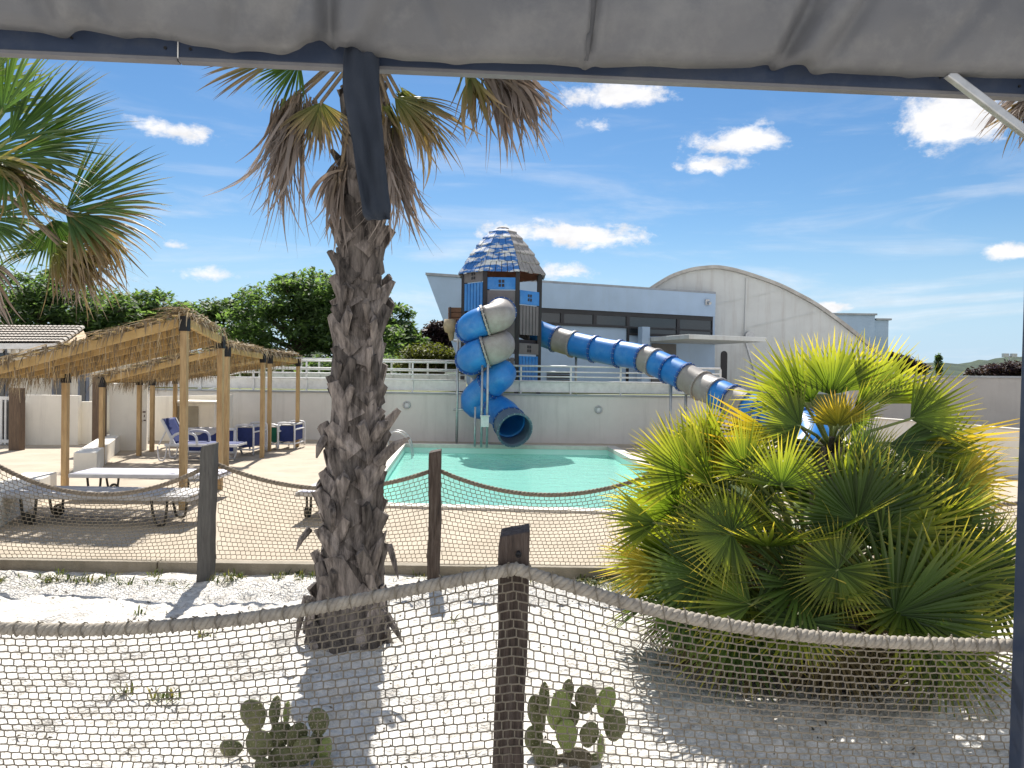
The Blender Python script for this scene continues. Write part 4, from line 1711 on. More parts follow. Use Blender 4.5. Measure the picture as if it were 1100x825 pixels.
def rope_mesh(S, r, pitch, step, sides=6):
    pts = resample(S, step)
    g = MB()
    for k in range(3):
        line = []
        for i, p in enumerate(pts):
            a = pts[max(i - 1, 0)]
            b = pts[min(i + 1, len(pts) - 1)]
            t = (b - a).normalized()
            s = t.cross(V((0, 0, 1))).normalized()
            u = s.cross(t)
            an = 2 * PI * (i * step / pitch + k / 3)
            line.append(p + (s * math.cos(an) + u * math.sin(an)) * r * .52)
        g.tube(line, r * .56, sides)
    return g


def net_mesh(f, x0, x1, cell, h, zbot, rad, seed, shift=.27, wob=.0):
    rr = random.Random(seed)
    g = MB()
    ncol = int((x1 - x0) / cell)
    zmax = max(f(x0 + (x1 - x0) * i / 60).z for i in range(61))
    rows = int((zmax - zbot) / h)
    vs, fs = [], []
    def top(x):
        return f(x)
    def pos(x, r):
        p = top(x)
        span = p.z - zbot
        lv = r / rows
        bow = .010 * math.sin(x * 2.3 + r * .2 + seed) + .006 * math.sin(x * 7 + r)
        yy = p.y + bow * lv * 2.0 + .018 * math.sin(lv * PI) * math.sin(x * 1.7)
        return V((x, yy, p.z - .018 - span * lv))
    def seg(line, rad_, n=4):
        g.tube(line, rad_, n, caps=False)
    offs = [0]
    for r in range(rows + 1):
        offs.append((offs[-1] + shift + rr.uniform(-.05, .05)))
    jit = {}
    def vx(r, c):
        k = (r, c)
        if k not in jit:
            jit[k] = rr.uniform(-.10, .10)
        return x0 + cell * (c + (offs[r] % 1.0) + jit[k])
    for r in range(rows + 1):
        # nodes on line r: supports from above (row r-1 verticals) and pulls from below (row r verticals)
        nodes = []
        for c in range(-1, ncol + 1):
            if r > 0:
                x = vx(r - 1, c)
                nodes.append((x, +1))
            x = vx(r, c)
            nodes.append((x, -1))
        nodes = sorted(q for q in nodes if x0 <= q[0] <= x1)
        line = []
        for (x, s) in nodes:
            p = pos(x, r)
            p.z += s * h * (.045 if r else .0)
            line.append(p)
        if len(line) > 2:
            seg(line, rad)
        if r < rows:
            for c in range(-1, ncol + 1):
                x = vx(r, c)
                if not (x0 <= x <= x1):
                    continue
                a = pos(x, r)
                b = pos(x, r + 1)
                a.z -= h * (.10 if r else 0)
                b.z += h * .10
                seg([a, b], rad, 3)
    return g


# ---- near fence
NY = 3.1
nf = thing('rope_fence', (0, NY, 0), 'near rope and net fence with a thick grey rope on a tall brown post', 'rope fence', 'rope and net fences')
left = [D(px, py, NY) for px, py in ((-393, 605), (-300, 632), (-200, 650), (-100, 661), (0, 665.5), (80, 668), (150, 666.5), (240, 660), (330, 648), (430, 629), (500, 615), (551, 605))]
right = [D(px, py, NY) for px, py in ((556, 605), (620, 625), (700, 648), (800, 667), (900, 678), (1000, 682.5), (1089, 684), (1104, 684.2))]
allp = left + right
fN, SN = polyline(allp)
yoff = V((0, -.10, 0))
rope_mesh([p + yoff for p in SN], .0245, .080, .006, 7).build('rope', M['rope'], nf, smooth=True)
def fN2(x):
    p = fN(x)
    return V((p.x, p.y - .085, p.z))


gnet = net_mesh(fN2, left[0].x + .02, right[-1].x - .02, .0435, .0362, .12, .0030, 3)
# lashings that hold the net on the rope
g = gnet
rl = random.Random(9)
x = left[0].x + .05
while x < right[-1].x - .04:
    p = fN2(x) + V((0, -.015, 0))
    ring = [p + V((.004 * math.sin(a * 2), math.cos(a) * .029, math.sin(a) * .029)) for a in [2 * PI * k / 10 for k in range(10)]]
    g.tube(ring, .0026, 4, closed=True)
    e = p + V((0, -.006, .029))
    g.tube([e, e + V((rl.uniform(-.01, .01), -.004, rl.uniform(.004, .012)))], .003, 4)
    x += .0435 * 2
g.build('net', M['net'], nf, fixn=False)


def rough_post(base, top, w, material, parent, seed, n=22, lean=0):
    rr = random.Random(seed)
    g = MB()
    ox = rr.uniform(0, 50)
    for i in range(n + 1):
        f_ = i / n
        p = base.lerp(top, f_)
        wx = w * (1.0 - .08 * f_) * (1 + .10 * noise.noise(V((ox, f_ * 4, 0))))
        wy = w * (1 + .08 * noise.noise(V((ox, f_ * 4, 9))))
        sx_ = .016 * noise.noise(V((ox, f_ * 3, 4)))
        for (a, b) in ((-1, -1), (1, -1), (1, 1), (-1, 1)):
            j = .006 * noise.noise(V((ox + a, f_ * 9, b)))
            g.v.append((p.x + a * wx / 2 + sx_ + j, p.y + b * wy / 2 + j, p.z + (.012 * (a + .4 * b) if i == n else 0)))
    for i in range(n):
        for k in range(4):
            k2 = (k + 1) % 4
            g.f.append((i * 4 + k, i * 4 + k2, i * 4 + 4 + k2, i * 4 + 4 + k))
    g.f.append(tuple(range(n * 4, n * 4 + 4)))
    o = g.build('post', material, parent)
    b = o.modifiers.new('bevel', 'BEVEL')
    b.width = .007
    b.segments = 2
    return o


pt, pb = D(553, 569, NY), D(545, 840, NY)
pb2 = pt.lerp(pb, (pt.z + .05) / (pt.z - pb.z))
po = rough_post(pb2, pt, .128, M['post'], nf, 4)
# shackle bolt above the rope
g = MB()
p = D(557, 594, NY - .072)
g.tube([p + V((0, .03, 0)), p + V((0, -.018, 0))], .009, 8)
g.tube([p + V((math.cos(a) * .010, -.012, math.sin(a) * .010 - .004)) for a in [2 * PI * k / 12 for k in range(12)]], .003, 6, closed=True)
g.build('bolt', M['bracket'], po, smooth=True)
pe = left[0]
rough_post(V((pe.x, NY, -.05)), V((pe.x, NY, 1.24)), .128, M['post'], nf, 41)

# ---- far fence
FY = 6.86
ff = thing('rope_fence', (0, FY, 0), 'farther rope and net fence along the edge of the pool deck', 'rope fence', 'rope and net fences')
pxs = [-21, 223, 467, 711, 955, 1199]
tops = [474, 477, 484, 486, 490, 492]
bots = [628, 629, 623, 625, 630, 632]
lean = [6, 8, 3, 2, 0, 0]
att = []
for k in range(6):
    p = D(pxs[k] - lean[k] / 2 + 1, bots[k], FY)
    q = D(pxs[k] + lean[k] / 2 - 1, tops[k], FY)
    p.z = -.06
    p.y = q.y = FY
    rough_post(p, q, .125 if k != 2 else .112, M['post_grey'] if k in (1, 4) else M['post'], ff, 50 + k, 16)
    att.append(q + V((0, 0, -.175)))
sags = [.30, .205, .225, .24, .26]
Sall = []
for k in range(5):
    a, b = att[k], att[k + 1]
    pts_ = []
    for i in range(13):
        t_ = i / 12
        p = a.lerp(b, t_)
        p.z -= sags[k] * 4 * t_ * (1 - t_)
        p.y = FY + .075
        pts_.append(p)
    Sall += pts_ if k == 0 else pts_[1:]
    rope_mesh(spline(pts_, 4), .021, .11, .018, 5).build('rope', M['rope_far'], ff, smooth=True)
    def fF(x, pts_=pts_):
        for a_, b_ in zip(pts_[:-1], pts_[1:]):
            if x <= b_.x:
                return a_.lerp(b_, max(0, (x - a_.x) / (b_.x - a_.x)))
        return pts_[-1].copy()
    zb_ = [.165, .185, .17, .17, .17][k]
    net_mesh(fF, a.x + .03, b.x - .03, .0455, .0415, zb_, .0031, 70 + k).build('net', M['net_far'], ff, fixn=False)

# ================================================================== FAN LEAVES
def fan(g, hub, axis, normal, R, nseg=26, spread=R_(230), droop=.25, width=1.0, tear=.5, rr=random, cup=.12, shape=.25, steps=6, fold=.28, taper=1.15):
    axis = axis.normalized()
    normal = (normal - axis * normal.dot(axis)).normalized()
    side = axis.cross(normal).normalized()
    dth = spread / nseg
    for i in range(nseg):
        th = -spread / 2 + dth * (i + .5) + rr.uniform(-.1, .1) * dth
        L = R * (1 - shape * (abs(th) / PI) ** 1.3) * rr.uniform(.88, 1.06)
        d = (axis * math.cos(th) + side * math.sin(th) + normal * cup * rr.uniform(.4, 1.4)).normalized()
        p = hub.copy()
        n0 = len(g.v)
        dd = d.copy()
        dr = droop * rr.uniform(.6, 1.5)
        sd0 = (-axis * math.sin(th) + side * math.cos(th)).normalized()
        st = L / steps
        for s in range(steps + 1):
            t = s / steps
            if t < tear:
                w = 2 * L * t * math.tan(dth / 2) * 1.02 + .003
            else:
                w0 = 2 * L * tear * math.tan(dth / 2) * 1.02 + .003
                w = w0 * max(.04, 1 - ((t - tear) / (1 - tear)) ** taper)
            w *= width
            nn = dd.cross(sd0)
            if nn.dot(normal) < 0:
                nn = -nn
            g.v.extend([tuple(p - sd0 * w / 2), tuple(p + nn * w * fold), tuple(p + sd0 * w / 2)])
            g.uv.extend([(0, t), (.5, t), (1, t)])
            # gravity bends the outer part of the segment
            k = dr * (t ** 1.3) * 6 / steps
            dd = (dd + V((0, 0, -1)) * k).normalized()
            p = p + dd * st
        for s in range(steps):
            a = n0 + 3 * s
            g.f.append((a, a + 1, a + 4, a + 3))
            g.f.append((a + 1, a + 2, a + 5, a + 4))


def frond(parent, root, hub, axis, normal, R, material, stalkmat, rr, name='frond', rs=.011, bend=.12, **kw):
    g = MB()
    fan(g, hub, axis, normal, R, rr=rr, **kw)
    o = g.build(name, material, parent, fixn=False)
    if root is not None:
        s = MB()
        mid = root.lerp(hub, .5) + V((0, 0, bend * (hub - root).length))
        s.tube([root, mid, hub, hub + axis.normalized() * R * .07], [rs * 1.3, rs, rs * .8, rs * .3], 6)
        so = s.build('stalk', stalkmat, o, smooth=True)
    return o


# ================================================================== FAN PALM BUSH
rb = random.Random(77)
BC = V((1.97, 5.02, 0))
bush = thing('fan_palm_bush', BC, 'big bushy green and yellow fan palm at the right in front of the long slide', 'palm bush')
# stems
for k in range(7):
    an = 2 * PI * k / 7 + .3
    r = .28 if k else .05
    b = BC + V((math.cos(an) * r, math.sin(an) * r, -.05))
    tp = BC + V((math.cos(an) * (r + .25), math.sin(an) * (r + .2), rb.uniform(.45, .8)))
    if k == 0:
        tp = BC + V((.12, .05, 1.42))
    g = MB()
    n = 9
    pts_ = [b.lerp(tp, i / n) for i in range(n + 1)]
    g.tube(pts_, [(.10 + .025 * (i % 2)) * (1 - .25 * i / n) for i in range(n + 1)], 9)
    for q in range(46):
        f_ = rb.random()
        p = b.lerp(tp, f_)
        a2 = rb.uniform(0, 2 * PI)
        o_ = V((math.cos(a2), math.sin(a2), 0))
        g.bar(p + o_ * .07, p + o_ * rb.uniform(.13, .2) + V((0, 0, rb.uniform(.05, .16))), .03, .012)
    g.build('stem', M['palm_bark'], bush)
count = 0
# dome
tries = 0
placed = []
while count < 66 and tries < 6000:
    tries += 1
    az = rb.uniform(0, 2 * PI)
    el = math.asin(rb.uniform(-.42, .93))
    d = V((math.cos(az) * math.cos(el), math.sin(az) * math.cos(el), math.sin(el)))
    # the rear is hidden: fewer leaves there
    if d.y > .55 and rb.random() < .4:
        continue
    if any((d - q).length < .27 for q in placed):
        continue
    placed.append(d)
    rad = rb.uniform(.80, 1.02)
    hub = BC + V((d.x * 1.03 * rad, d.y * .80 * rad, .66 + d.z * .66 * rad))
    root = BC + V((d.x * .18, d.y * .18, .5 + .12 * d.z))
    ax = (hub - root).normalized()
    up = V((0, 0, 1))
    rad_dir = V((d.x, d.y * .3, d.z * .9 - .05))
    if rb.random() < .6:
        # blade seen open, like a disc that faces outwards
        spin = rb.uniform(-.9, .9)
        tang = V((-d.z, 0, d.x))
        ax2 = (rad_dir + tang * spin + V((rb.uniform(-.2, .2), rb.uniform(-.2, .2), rb.uniform(-.1, .25)))).normalized()
        nrm = d + V((rb.uniform(-.35, .35), rb.uniform(-.35, .1), .35 + rb.uniform(-.2, .3)))
        sprd = rb.uniform(210, 320)
    else:
        ax2 = (ax + V((rb.uniform(-.2, .2), rb.uniform(-.2, .2), rb.uniform(-.25, .1)))).normalized()
        nrm = up * (1.0 - .5 * max(0, d.z)) + V((-d.x, -d.y, 0)) * .7 * max(.2, d.z) + V((rb.uniform(-.35, .35), rb.uniform(-.35, .35), 0))
        sprd = rb.uniform(170, 250)
    R = rb.uniform(.40, .56)
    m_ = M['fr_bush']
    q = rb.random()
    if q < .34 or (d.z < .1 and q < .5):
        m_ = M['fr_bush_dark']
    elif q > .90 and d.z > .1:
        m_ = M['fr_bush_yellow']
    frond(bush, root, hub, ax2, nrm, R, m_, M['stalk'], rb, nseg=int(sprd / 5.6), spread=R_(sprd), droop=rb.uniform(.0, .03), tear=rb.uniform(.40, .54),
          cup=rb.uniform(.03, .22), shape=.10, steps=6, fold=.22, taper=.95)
    count += 1
# upper tuft on the tall stem, read off the photograph: hub px, axis angle, reach px, depth, colour
H0 = BC + V((.14, .05, 1.40))
tuft = [(893, 424, 92, 72, 5.0, 0, 150), (862, 430, 150, 78, 4.95, 0, 120), (872, 432, 118, 72, 5.2, 0, 120), (925, 430, 50, 80, 5.05, 0, 120), (978, 450, 26, 72, 5.0, 0, 120),
        (945, 434, 68, 66, 5.25, 0, 120), (838, 470, 176, 92, 4.9, 2, 70), (900, 458, 100, 42, 4.75, 2, 160), (985, 476, -4, 112, 5.0, 2, 60), (822, 484, 190, 84, 4.8, 2, 70),
        (915, 452, 30, 62, 4.8, 0, 160), (860, 458, 160, 62, 4.75, 0, 170), (955, 478, -12, 108, 4.95, 1, 90), (905, 420, 80, 60, 5.4, 0, 140), (790, 500, 165, 90, 4.9, 0, 120),
        (1000, 500, 20, 80, 5.0, 0, 130), (735, 505, 150, 70, 4.9, 0, 150), (728, 545, 172, 84, 4.85, 0, 150), (722, 600, 195, 86, 4.8, 0, 150), (760, 480, 130, 60, 5.0, 0, 150)]
for (px, py, ang, rpx, dd, kind, spr) in tuft:
    hub = D(px, py, dd)
    k = dd / F_PX
    a = R_(ang)
    ax = V((math.cos(a), rb.uniform(-.35, .25), math.sin(a)))
    nrm = V((rb.uniform(-.3, .3), -1.0 if rb.random() < .65 else .6, .55))
    m_ = (M['fr_bush'], M['fr_bush_dark'], M['fr_bush_yellow'])[kind]
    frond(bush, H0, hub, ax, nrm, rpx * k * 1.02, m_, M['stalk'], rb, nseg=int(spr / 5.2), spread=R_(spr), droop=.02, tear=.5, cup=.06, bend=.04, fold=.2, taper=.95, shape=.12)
# open fans of the front layer: hub column/row, blade angle, reach, spread, distance, colour, turn of the blade
front = [(839, 522, 84, 66, 180, 4.40, 0, .2), (900, 535, 64, 80, 100, 4.45, 0, .5), (786, 573, 150, 72, 300, 4.28, 0, .1), (807, 650, 160, 86, 130, 4.22, 0, .3), (812, 652, 20, 52, 110, 4.3, 1, .3),
         (900, 612, 215, 62, 330, 4.2, 0, .0), (961, 660, 50, 122, 190, 4.26, 1, .2), (947, 572, 36, 100, 150, 4.34, 0, .4), (741, 512, 138, 78, 150, 4.58, 0, .3), (705, 562, 178, 66, 100, 4.60, 0, .6),
         (708, 606, 194, 70, 100, 4.56, 2, .7), (858, 590, 136, 90, 40, 4.24, 0, 1.3), (878, 582, 38, 98, 40, 4.24, 0, 1.3), (1035, 620, 58, 88, 170, 4.54, 1, .3), (1022, 522, 4, 68, 100, 4.64, 2, .6),
         (1000, 565, 20, 84, 190, 4.5, 1, .4), (760, 618, 172, 84, 180, 4.34, 1, .4), (800, 505, 105, 66, 170, 4.53, 0, .4), (862, 668, 262, 56, 240, 4.2, 1, .3), (740, 655, 196, 66, 170, 4.35, 1, .5),
         (765, 520, 120, 80, 120, 4.5, 0, .8), (925, 505, 75, 70, 140, 4.5, 1, .6)]
for (px, py, ang, rpx, spr, dd, kind, turn) in front:
    hub = D(px, py, dd)
    a = R_(ang)
    ax = V((math.cos(a), rb.uniform(-.25, .15), math.sin(a)))
    nrm = V((rb.uniform(-.2, .2) + math.sin(a) * turn, -1 + .5 * turn, .35 - math.cos(a) * turn * .4))
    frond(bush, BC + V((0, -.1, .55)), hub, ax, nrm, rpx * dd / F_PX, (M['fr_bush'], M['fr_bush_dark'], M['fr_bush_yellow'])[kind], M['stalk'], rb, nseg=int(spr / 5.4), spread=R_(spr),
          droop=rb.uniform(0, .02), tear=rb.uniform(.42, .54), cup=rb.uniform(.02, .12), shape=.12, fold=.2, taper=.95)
# old leaf bases and withered blades fill the heart of the clump
heart = MB()
rh = random.Random(44)
for _ in range(900):
    az = rh.uniform(0, 2 * PI)
    r = .72 * math.sqrt(rh.random())
    p = BC + V((math.cos(az) * r * 1.15, math.sin(az) * r * .85, rh.uniform(.05, .85) * (1 - .35 * r)))
    d = V((math.cos(az) * rh.uniform(.1, 1), math.sin(az) * rh.uniform(.1, 1), rh.uniform(-1, .9))).normalized()
    L = rh.uniform(.15, .42)
    s_ = d.cross(V((rh.uniform(-1, 1), rh.uniform(-1, 1), rh.uniform(-1, 1)))).normalized() * rh.uniform(.006, .02)
    n0 = len(heart.v)
    q = p + d * L + V((0, 0, -.05 * L))
    heart.v.extend([tuple(p - s_), tuple(p + s_), tuple(q + s_ * .3), tuple(q - s_ * .3)])
    heart.uv.extend([(0, 0), (1, 0), (1, 1), (0, 1)])
    heart.f.append((n0, n0 + 1, n0 + 2, n0 + 3))
heart.build('dead_thatch', M['fr_skirt'], bush, fixn=False)
# dead skirt
rs_ = random.Random(6)
for k in range(34):
    az = 2 * PI * k / 34 + rs_.uniform(-.1, .1)
    d = V((math.cos(az), math.sin(az), 0))
    if d.y > .6:
        continue
    rad = rs_.uniform(.40, .78)
    hub = BC + V((d.x * rad * 1.15, d.y * rad * .85, rs_.uniform(.26, .62)))
    root = BC + V((d.x * .2, d.y * .2, .5))
    ax = (d * .7 + V((0, 0, rs_.uniform(-1.3, -.55)))).normalized()
    frond(bush, root, hub, ax, V((0, 0, 1)) + d * .9, rs_.uniform(.36, .5), M['fr_skirt'], M['stalk_dry'], rs_, name='dead_frond', nseg=20, spread=R_(rs_.uniform(110, 190)),
          droop=.25, tear=.35)

# ================================================================== DATE-LIKE PALM IN FRONT
def palm_trunk(parent, base, top, r0, r1, flare, seed, nring, per, blen, name='trunk'):
    rr = random.Random(seed)
    g = MB()
    n = 40
    def cen(f):
        p = base.lerp(top, f)
        p.x += .012 * math.sin(f * 5)
        return p
    def radf(f):
        return r0 + (r1 - r0) * f + flare * math.exp(-f * 16)
    g.tube([cen(i / n) for i in range(n + 1)], [radf(i / n) * (1 + .05 * noise.noise(V((seed, i * .7, 0)))) for i in range(n + 1)], 18)
    for r in range(nring):
        f = (r + .2) / nring
        for k in range(per):
            ff_ = min(.995, max(0.0, f + rr.uniform(-.75, .75) / nring))
            c = cen(ff_)
            rad = radf(ff_)
            a = 2 * PI * (k + .5 * (r % 2)) / per + rr.uniform(-.16, .16)
            out = V((math.cos(a), math.sin(a), 0))
            tan = V((-math.sin(a), math.cos(a), 0))
            lean = (1 if (r + k) % 2 else -1) * rr.uniform(.25, .95)
            L = blen * rr.uniform(.6, 1.35) * (1 - .3 * ff_)
            w0 = blen * rr.uniform(.55, .85) * (1 - .25 * ff_)
            w1 = w0 * rr.uniform(.2, .55)
            flarea = rr.uniform(.0, .13) + (.4 if rr.random() < .03 else 0)
            up = (V((0, 0, 1)) + tan * lean + out * flarea).normalized()
            side = up.cross(out).normalized()
            nrm = side.cross(up).normalized()
            if nrm.dot(out) < 0:
                nrm = -nrm
            p0 = c + out * (rad * .93) - V((0, 0, L * .3))
            st = 5
            n0 = len(g.v)
            th = rr.uniform(.012, .026)
            curl = rr.uniform(-.06, .05)
            for s in range(st + 1):
                t = s / st
                w = w0 * (1 - t) + w1 * t
                p = p0 + up * L * t + out * (curl * L * t * t)
                jag = rr.uniform(-.25, .25) * w * (1 if s == st else .12)
                crown = nrm * (.22 * w)
                g.v.extend([tuple(p - side * w / 2 + up * jag), tuple(p + crown + up * jag * rr.uniform(-1, 1)), tuple(p + side * w / 2 - up * jag),
                            tuple(p - side * w / 2 - nrm * th), tuple(p + side * w / 2 - nrm * th)])
            for s in range(st):
                a_ = n0 + 5 * s
                b_ = a_ + 5
                g.f += [(a_, a_ + 1, b_ + 1, b_), (a_ + 1, a_ + 2, b_ + 2, b_ + 1), (a_ + 3, b_ + 3, b_ + 4, a_ + 4), (a_, b_, b_ + 3, a_ + 3), (a_ + 2, a_ + 4, b_ + 4, b_ + 2)]
            e = n0 + 5 * st
            g.f.append((e, e + 1, e + 2, e + 4, e + 3))
    return g


PD = 5.42
pbase = D(374, 694, PD)
pbase.z = -.05
ptop = D(394, 78, PD)
ptop.z = 4.05
palm = thing('palm_tree', V((pbase.x, PD, 0)), 'tall palm with a shaggy scaled trunk and dead hanging fronds in front of the pool', 'palm tree')
palm_trunk(palm, pbase, ptop, .20, .118, .14, 31, 34, 8, .27).build('trunk', M['palm_bark'], palm)
# long loose strips and two big spurs on the trunk
rp = random.Random(8)
for (px, py, qx, qy, w) in ((405, 497, 440, 470, .06), (418, 585, 428, 622, .035), (333, 568, 318, 592, .035), (402, 470, 417, 452, .07), (350, 470, 340, 492, .05),
                            (330, 640, 318, 690, .04), (415, 660, 432, 690, .04), (400, 612, 415, 570, .05), (345, 655, 326, 640, .06)):
    a, b = D(px, py, PD - .12), D(qx, qy, PD - .16)
    g = MB()
    g.tube([a, a.lerp(b, .6) + V((0, -.02, .02)), b], [w * .7, w * .55, w * .12], 6)
    g.build('broken_stalk', M['palm_bark'], palm, smooth=False)
CR = ptop + V((0, 0, .02))


def dead_mop(parent, root, hub_px, dd, ang, rpx, spr, rr, n=60, mat_=None, depth=.25, droop=.55):
    """withered leaf: a bunch of thin curling shreds that hang from the end of the stalk"""
    hub = D(hub_px[0], hub_px[1], dd)
    g = MB()
    R = rpx * dd / F_PX
    for i in range(n):
        th = R_(ang + rr.gauss(0, spr * .42))
        d = V((math.cos(th), rr.gauss(0, depth), math.sin(th))).normalized()
        L = R * rr.uniform(.45, 1.08)
        p = hub + V((rr.gauss(0, .022), rr.gauss(0, .022), rr.gauss(0, .03)))
        w0 = rr.uniform(.006, .020)
        k = droop * rr.uniform(.3, 1.3)
        curl = V((rr.gauss(0, .16), rr.gauss(0, .16), 0))
        n0 = len(g.v)
        st = 9
        s = V((rr.gauss(0, 1), rr.gauss(0, 1), rr.gauss(0, .3))).normalized()
        for q in range(st + 1):
            t = q / st
            w = w0 * (.35 + 2.2 * t) if t < .3 else w0 * max(.06, 1.05 * (1 - ((t - .3) / .7) ** 1.4))
            sd_ = (s - d * s.dot(d)).normalized()
            g.v.extend([tuple(p - sd_ * w), tuple(p + sd_ * w)])
            g.uv.extend([(0, t), (1, t)])
            d = (d + V((0, 0, -1)) * k * .34 + curl * (.6 if q > 4 else .15)).normalized()
            p = p + d * (L / st)
        for q in range(st):
            a = n0 + 2 * q
            g.f.append((a, a + 1, a + 3, a + 2))
    o = g.build('dead_frond', mat_ or M['fr_dead'], parent, fixn=False)
    s_ = MB()
    mid = root.lerp(hub, .5) + V((0, 0, .14 * (hub - root).length))
    s_.tube([root, mid, hub], [.018, .014, .011], 6)
    s_.build('stalk', M['stalk_dry'], o, smooth=True)
    return o


def pf(parent, root, hub_px, dd, ang, rpx, m_, spr, droop, rr, depth=0.0, nrm=None, sm=None, nseg=24, tear=.4, name='frond', width=1.0, shape=.25, bend=.1):
    hub = D(hub_px[0], hub_px[1], dd)
    a = R_(ang)
    ax = V((math.cos(a), depth, math.sin(a)))
    nrm = nrm or V((rr.uniform(-.3, .3), -.8, .6))
    return frond(parent, root, hub, ax, nrm, rpx * dd / F_PX, m_, sm or M['stalk_dry'], rr, name=name, nseg=nseg, spread=R_(spr), droop=droop, tear=tear, width=width, shape=shape, bend=bend, rs=.014,
                 steps=9)


rq = random.Random(14)
pf(palm, CR, (300, 62), 5.1, 195, 92, M['fr_half'], 120, .10, rq, nseg=22, tear=.55)
pf(palm, CR, (322, 66), 5.3, 230, 70, M['fr_green'], 120, .14, rq, nseg=20)
dead_mop(palm, CR, (320, 106), 5.2, 258, 160, 18, rq, 90, droop=.16)
dead_mop(palm, CR, (306, 112), 5.3, 256, 120, 16, rq, 50, droop=.3)
dead_mop(palm, CR, (336, 110), 5.15, 280, 66, 30, rq, 30, droop=.3)
pf(palm, CR, (345, 110), 5.1, 268, 66, M['fr_half'], 130, .16, rq, nseg=22, tear=.45)
dead_mop(palm, CR, (366, 182), 5.25, 215, 52, 60, rq, 80, droop=1.3)
dead_mop(palm, CR, (364, 194), 5.2, 258, 76, 16, rq, 40, droop=.4)
pf(palm, CR, (424, 104), 5.0, 322, 92, M['fr_half'], 100, .20, rq, nseg=30, tear=.42, width=1.1)
dead_mop(palm, CR, (430, 102), 5.1, 320, 104, 26, rq, 46, M['fr_half'], droop=.3)
dead_mop(palm, CR, (418, 112), 5.15, 296, 70, 24, rq, 22, M['fr_half'], droop=.3)
dead_mop(palm, CR, (522, 78), 5.2, 322, 108, 58, rq, 105, droop=.5)
dead_mop(palm, CR, (505, 80), 5.0, 285, 72, 44, rq, 40, M['fr_half'], droop=.35)
dead_mop(palm, CR, (550, 82), 5.1, 322, 80, 50, rq, 55, droop=.75)
dead_mop(palm, CR, (414, 132), 5.15, 277, 138, 9, rq, 70, droop=.04, depth=.1)
dead_mop(palm, CR, (424, 140), 5.2, 281, 118, 10, rq, 36, droop=.08, depth=.1)
# living crown above the awning beam
for k in range(13):
    az = 2 * PI * k / 13
    el = rq.uniform(.15, 1.25)
    d = V((math.cos(az) * math.cos(el), math.sin(az) * math.cos(el), math.sin(el)))
    hub = CR + d * rq.uniform(.6, .85)
    frond(palm, CR, hub, (d + V((0, 0, -.3))).normalized(), V((0, 0, 1)) - d * .3, rq.uniform(.55, .7), M['fr_green'], M['stalk'], rq, nseg=24, spread=R_(220), droop=.14, tear=.5,
          rs=.014)

# ================================================================== PALM AT THE LEFT EDGE
LD = 6.3
lb = D(-48, 690, LD)
lb.z = -.05
lt_ = V((lb.x + .02, LD, 3.25))
lpalm = thing('palm_tree', V((lb.x, LD, 0)), 'palm at the left edge with green fan leaves reaching into the sky', 'palm tree')
palm_trunk(lpalm, lb, lt_, .2, .14, .1, 32, 34, 8, .2).build('trunk', M['palm_bark'], lpalm)
LC = lt_ + V((0, 0, .05))
rq = random.Random(15)
G_ = M['fr_green']
for a in [((10, 150), 6.2, 42, 128, G_, 130, .05), ((18, 160), 6.4, 15, 124, G_, 110, .09), ((2, 120), 6.0, 75, 105, G_, 110, .04), ((5, 172), 5.9, -20, 95, M['fr_green'], 150, .25),
          ((70, 226), 6.1, 10, 122, G_, 130, .10), ((76, 232), 6.0, -18, 108, M['fr_half'], 110, .25), ((72, 222), 6.35, 40, 92, G_, 90, .10), ((58, 236), 6.2, -70, 70, G_, 120, .15),
          ((55, 268), 6.15, -10, 98, M['fr_half'], 100, .45), ((48, 268), 6.3, 170, 55, G_, 120, .3), ((-20, 235), 6.1, -25, 85, G_, 130, .15),
          ((-40, 130), 6.2, 110, 110, G_, 160, .08), ((-110, 180), 6.2, 165, 110, G_, 200, .12), ((-120, 240), 6.2, 190, 110, G_, 200, .15), ((-60, 100), 6.9, 85, 110, G_, 200, .08),
          ((-30, 170), 7.0, 30, 110, G_, 180, .1), ((-22, 92), 6.1, 40, 72, G_, 120, .06),
          ((-28, 275), 6.2, -65, 70, M['fr_dead'], 110, .5)]:
    (hp_, dd, ang, rpx, m_, spr, dr) = a
    pf(lpalm, LC, hp_, dd, ang, rpx, m_, spr, dr, rq, nseg=28, tear=.5, sm=M['stalk'] if m_ is G_ else M['stalk_dry'], depth=rq.uniform(-.25, .25))

for (hp_, dd, ang, rpx, spr, n, dr, mm) in (((66, 266), 5.95, -25, 88, 50, 90, .55, M['fr_half']), ((75, 268), 6.1, -60, 62, 60, 60, .5, M['fr_dead']), ((95, 240), 6.0, -35, 84, 40, 46, .6, M['fr_half']),
                                        ((-5, 178), 5.8, -15, 98, 40, 70, .3, M['fr_half']), ((-22, 285), 6.2, -80, 70, 40, 70, .3, M['fr_dead'])):
    dead_mop(lpalm, LC, hp_, dd, ang, rpx, spr, rq, n, mm, droop=dr)

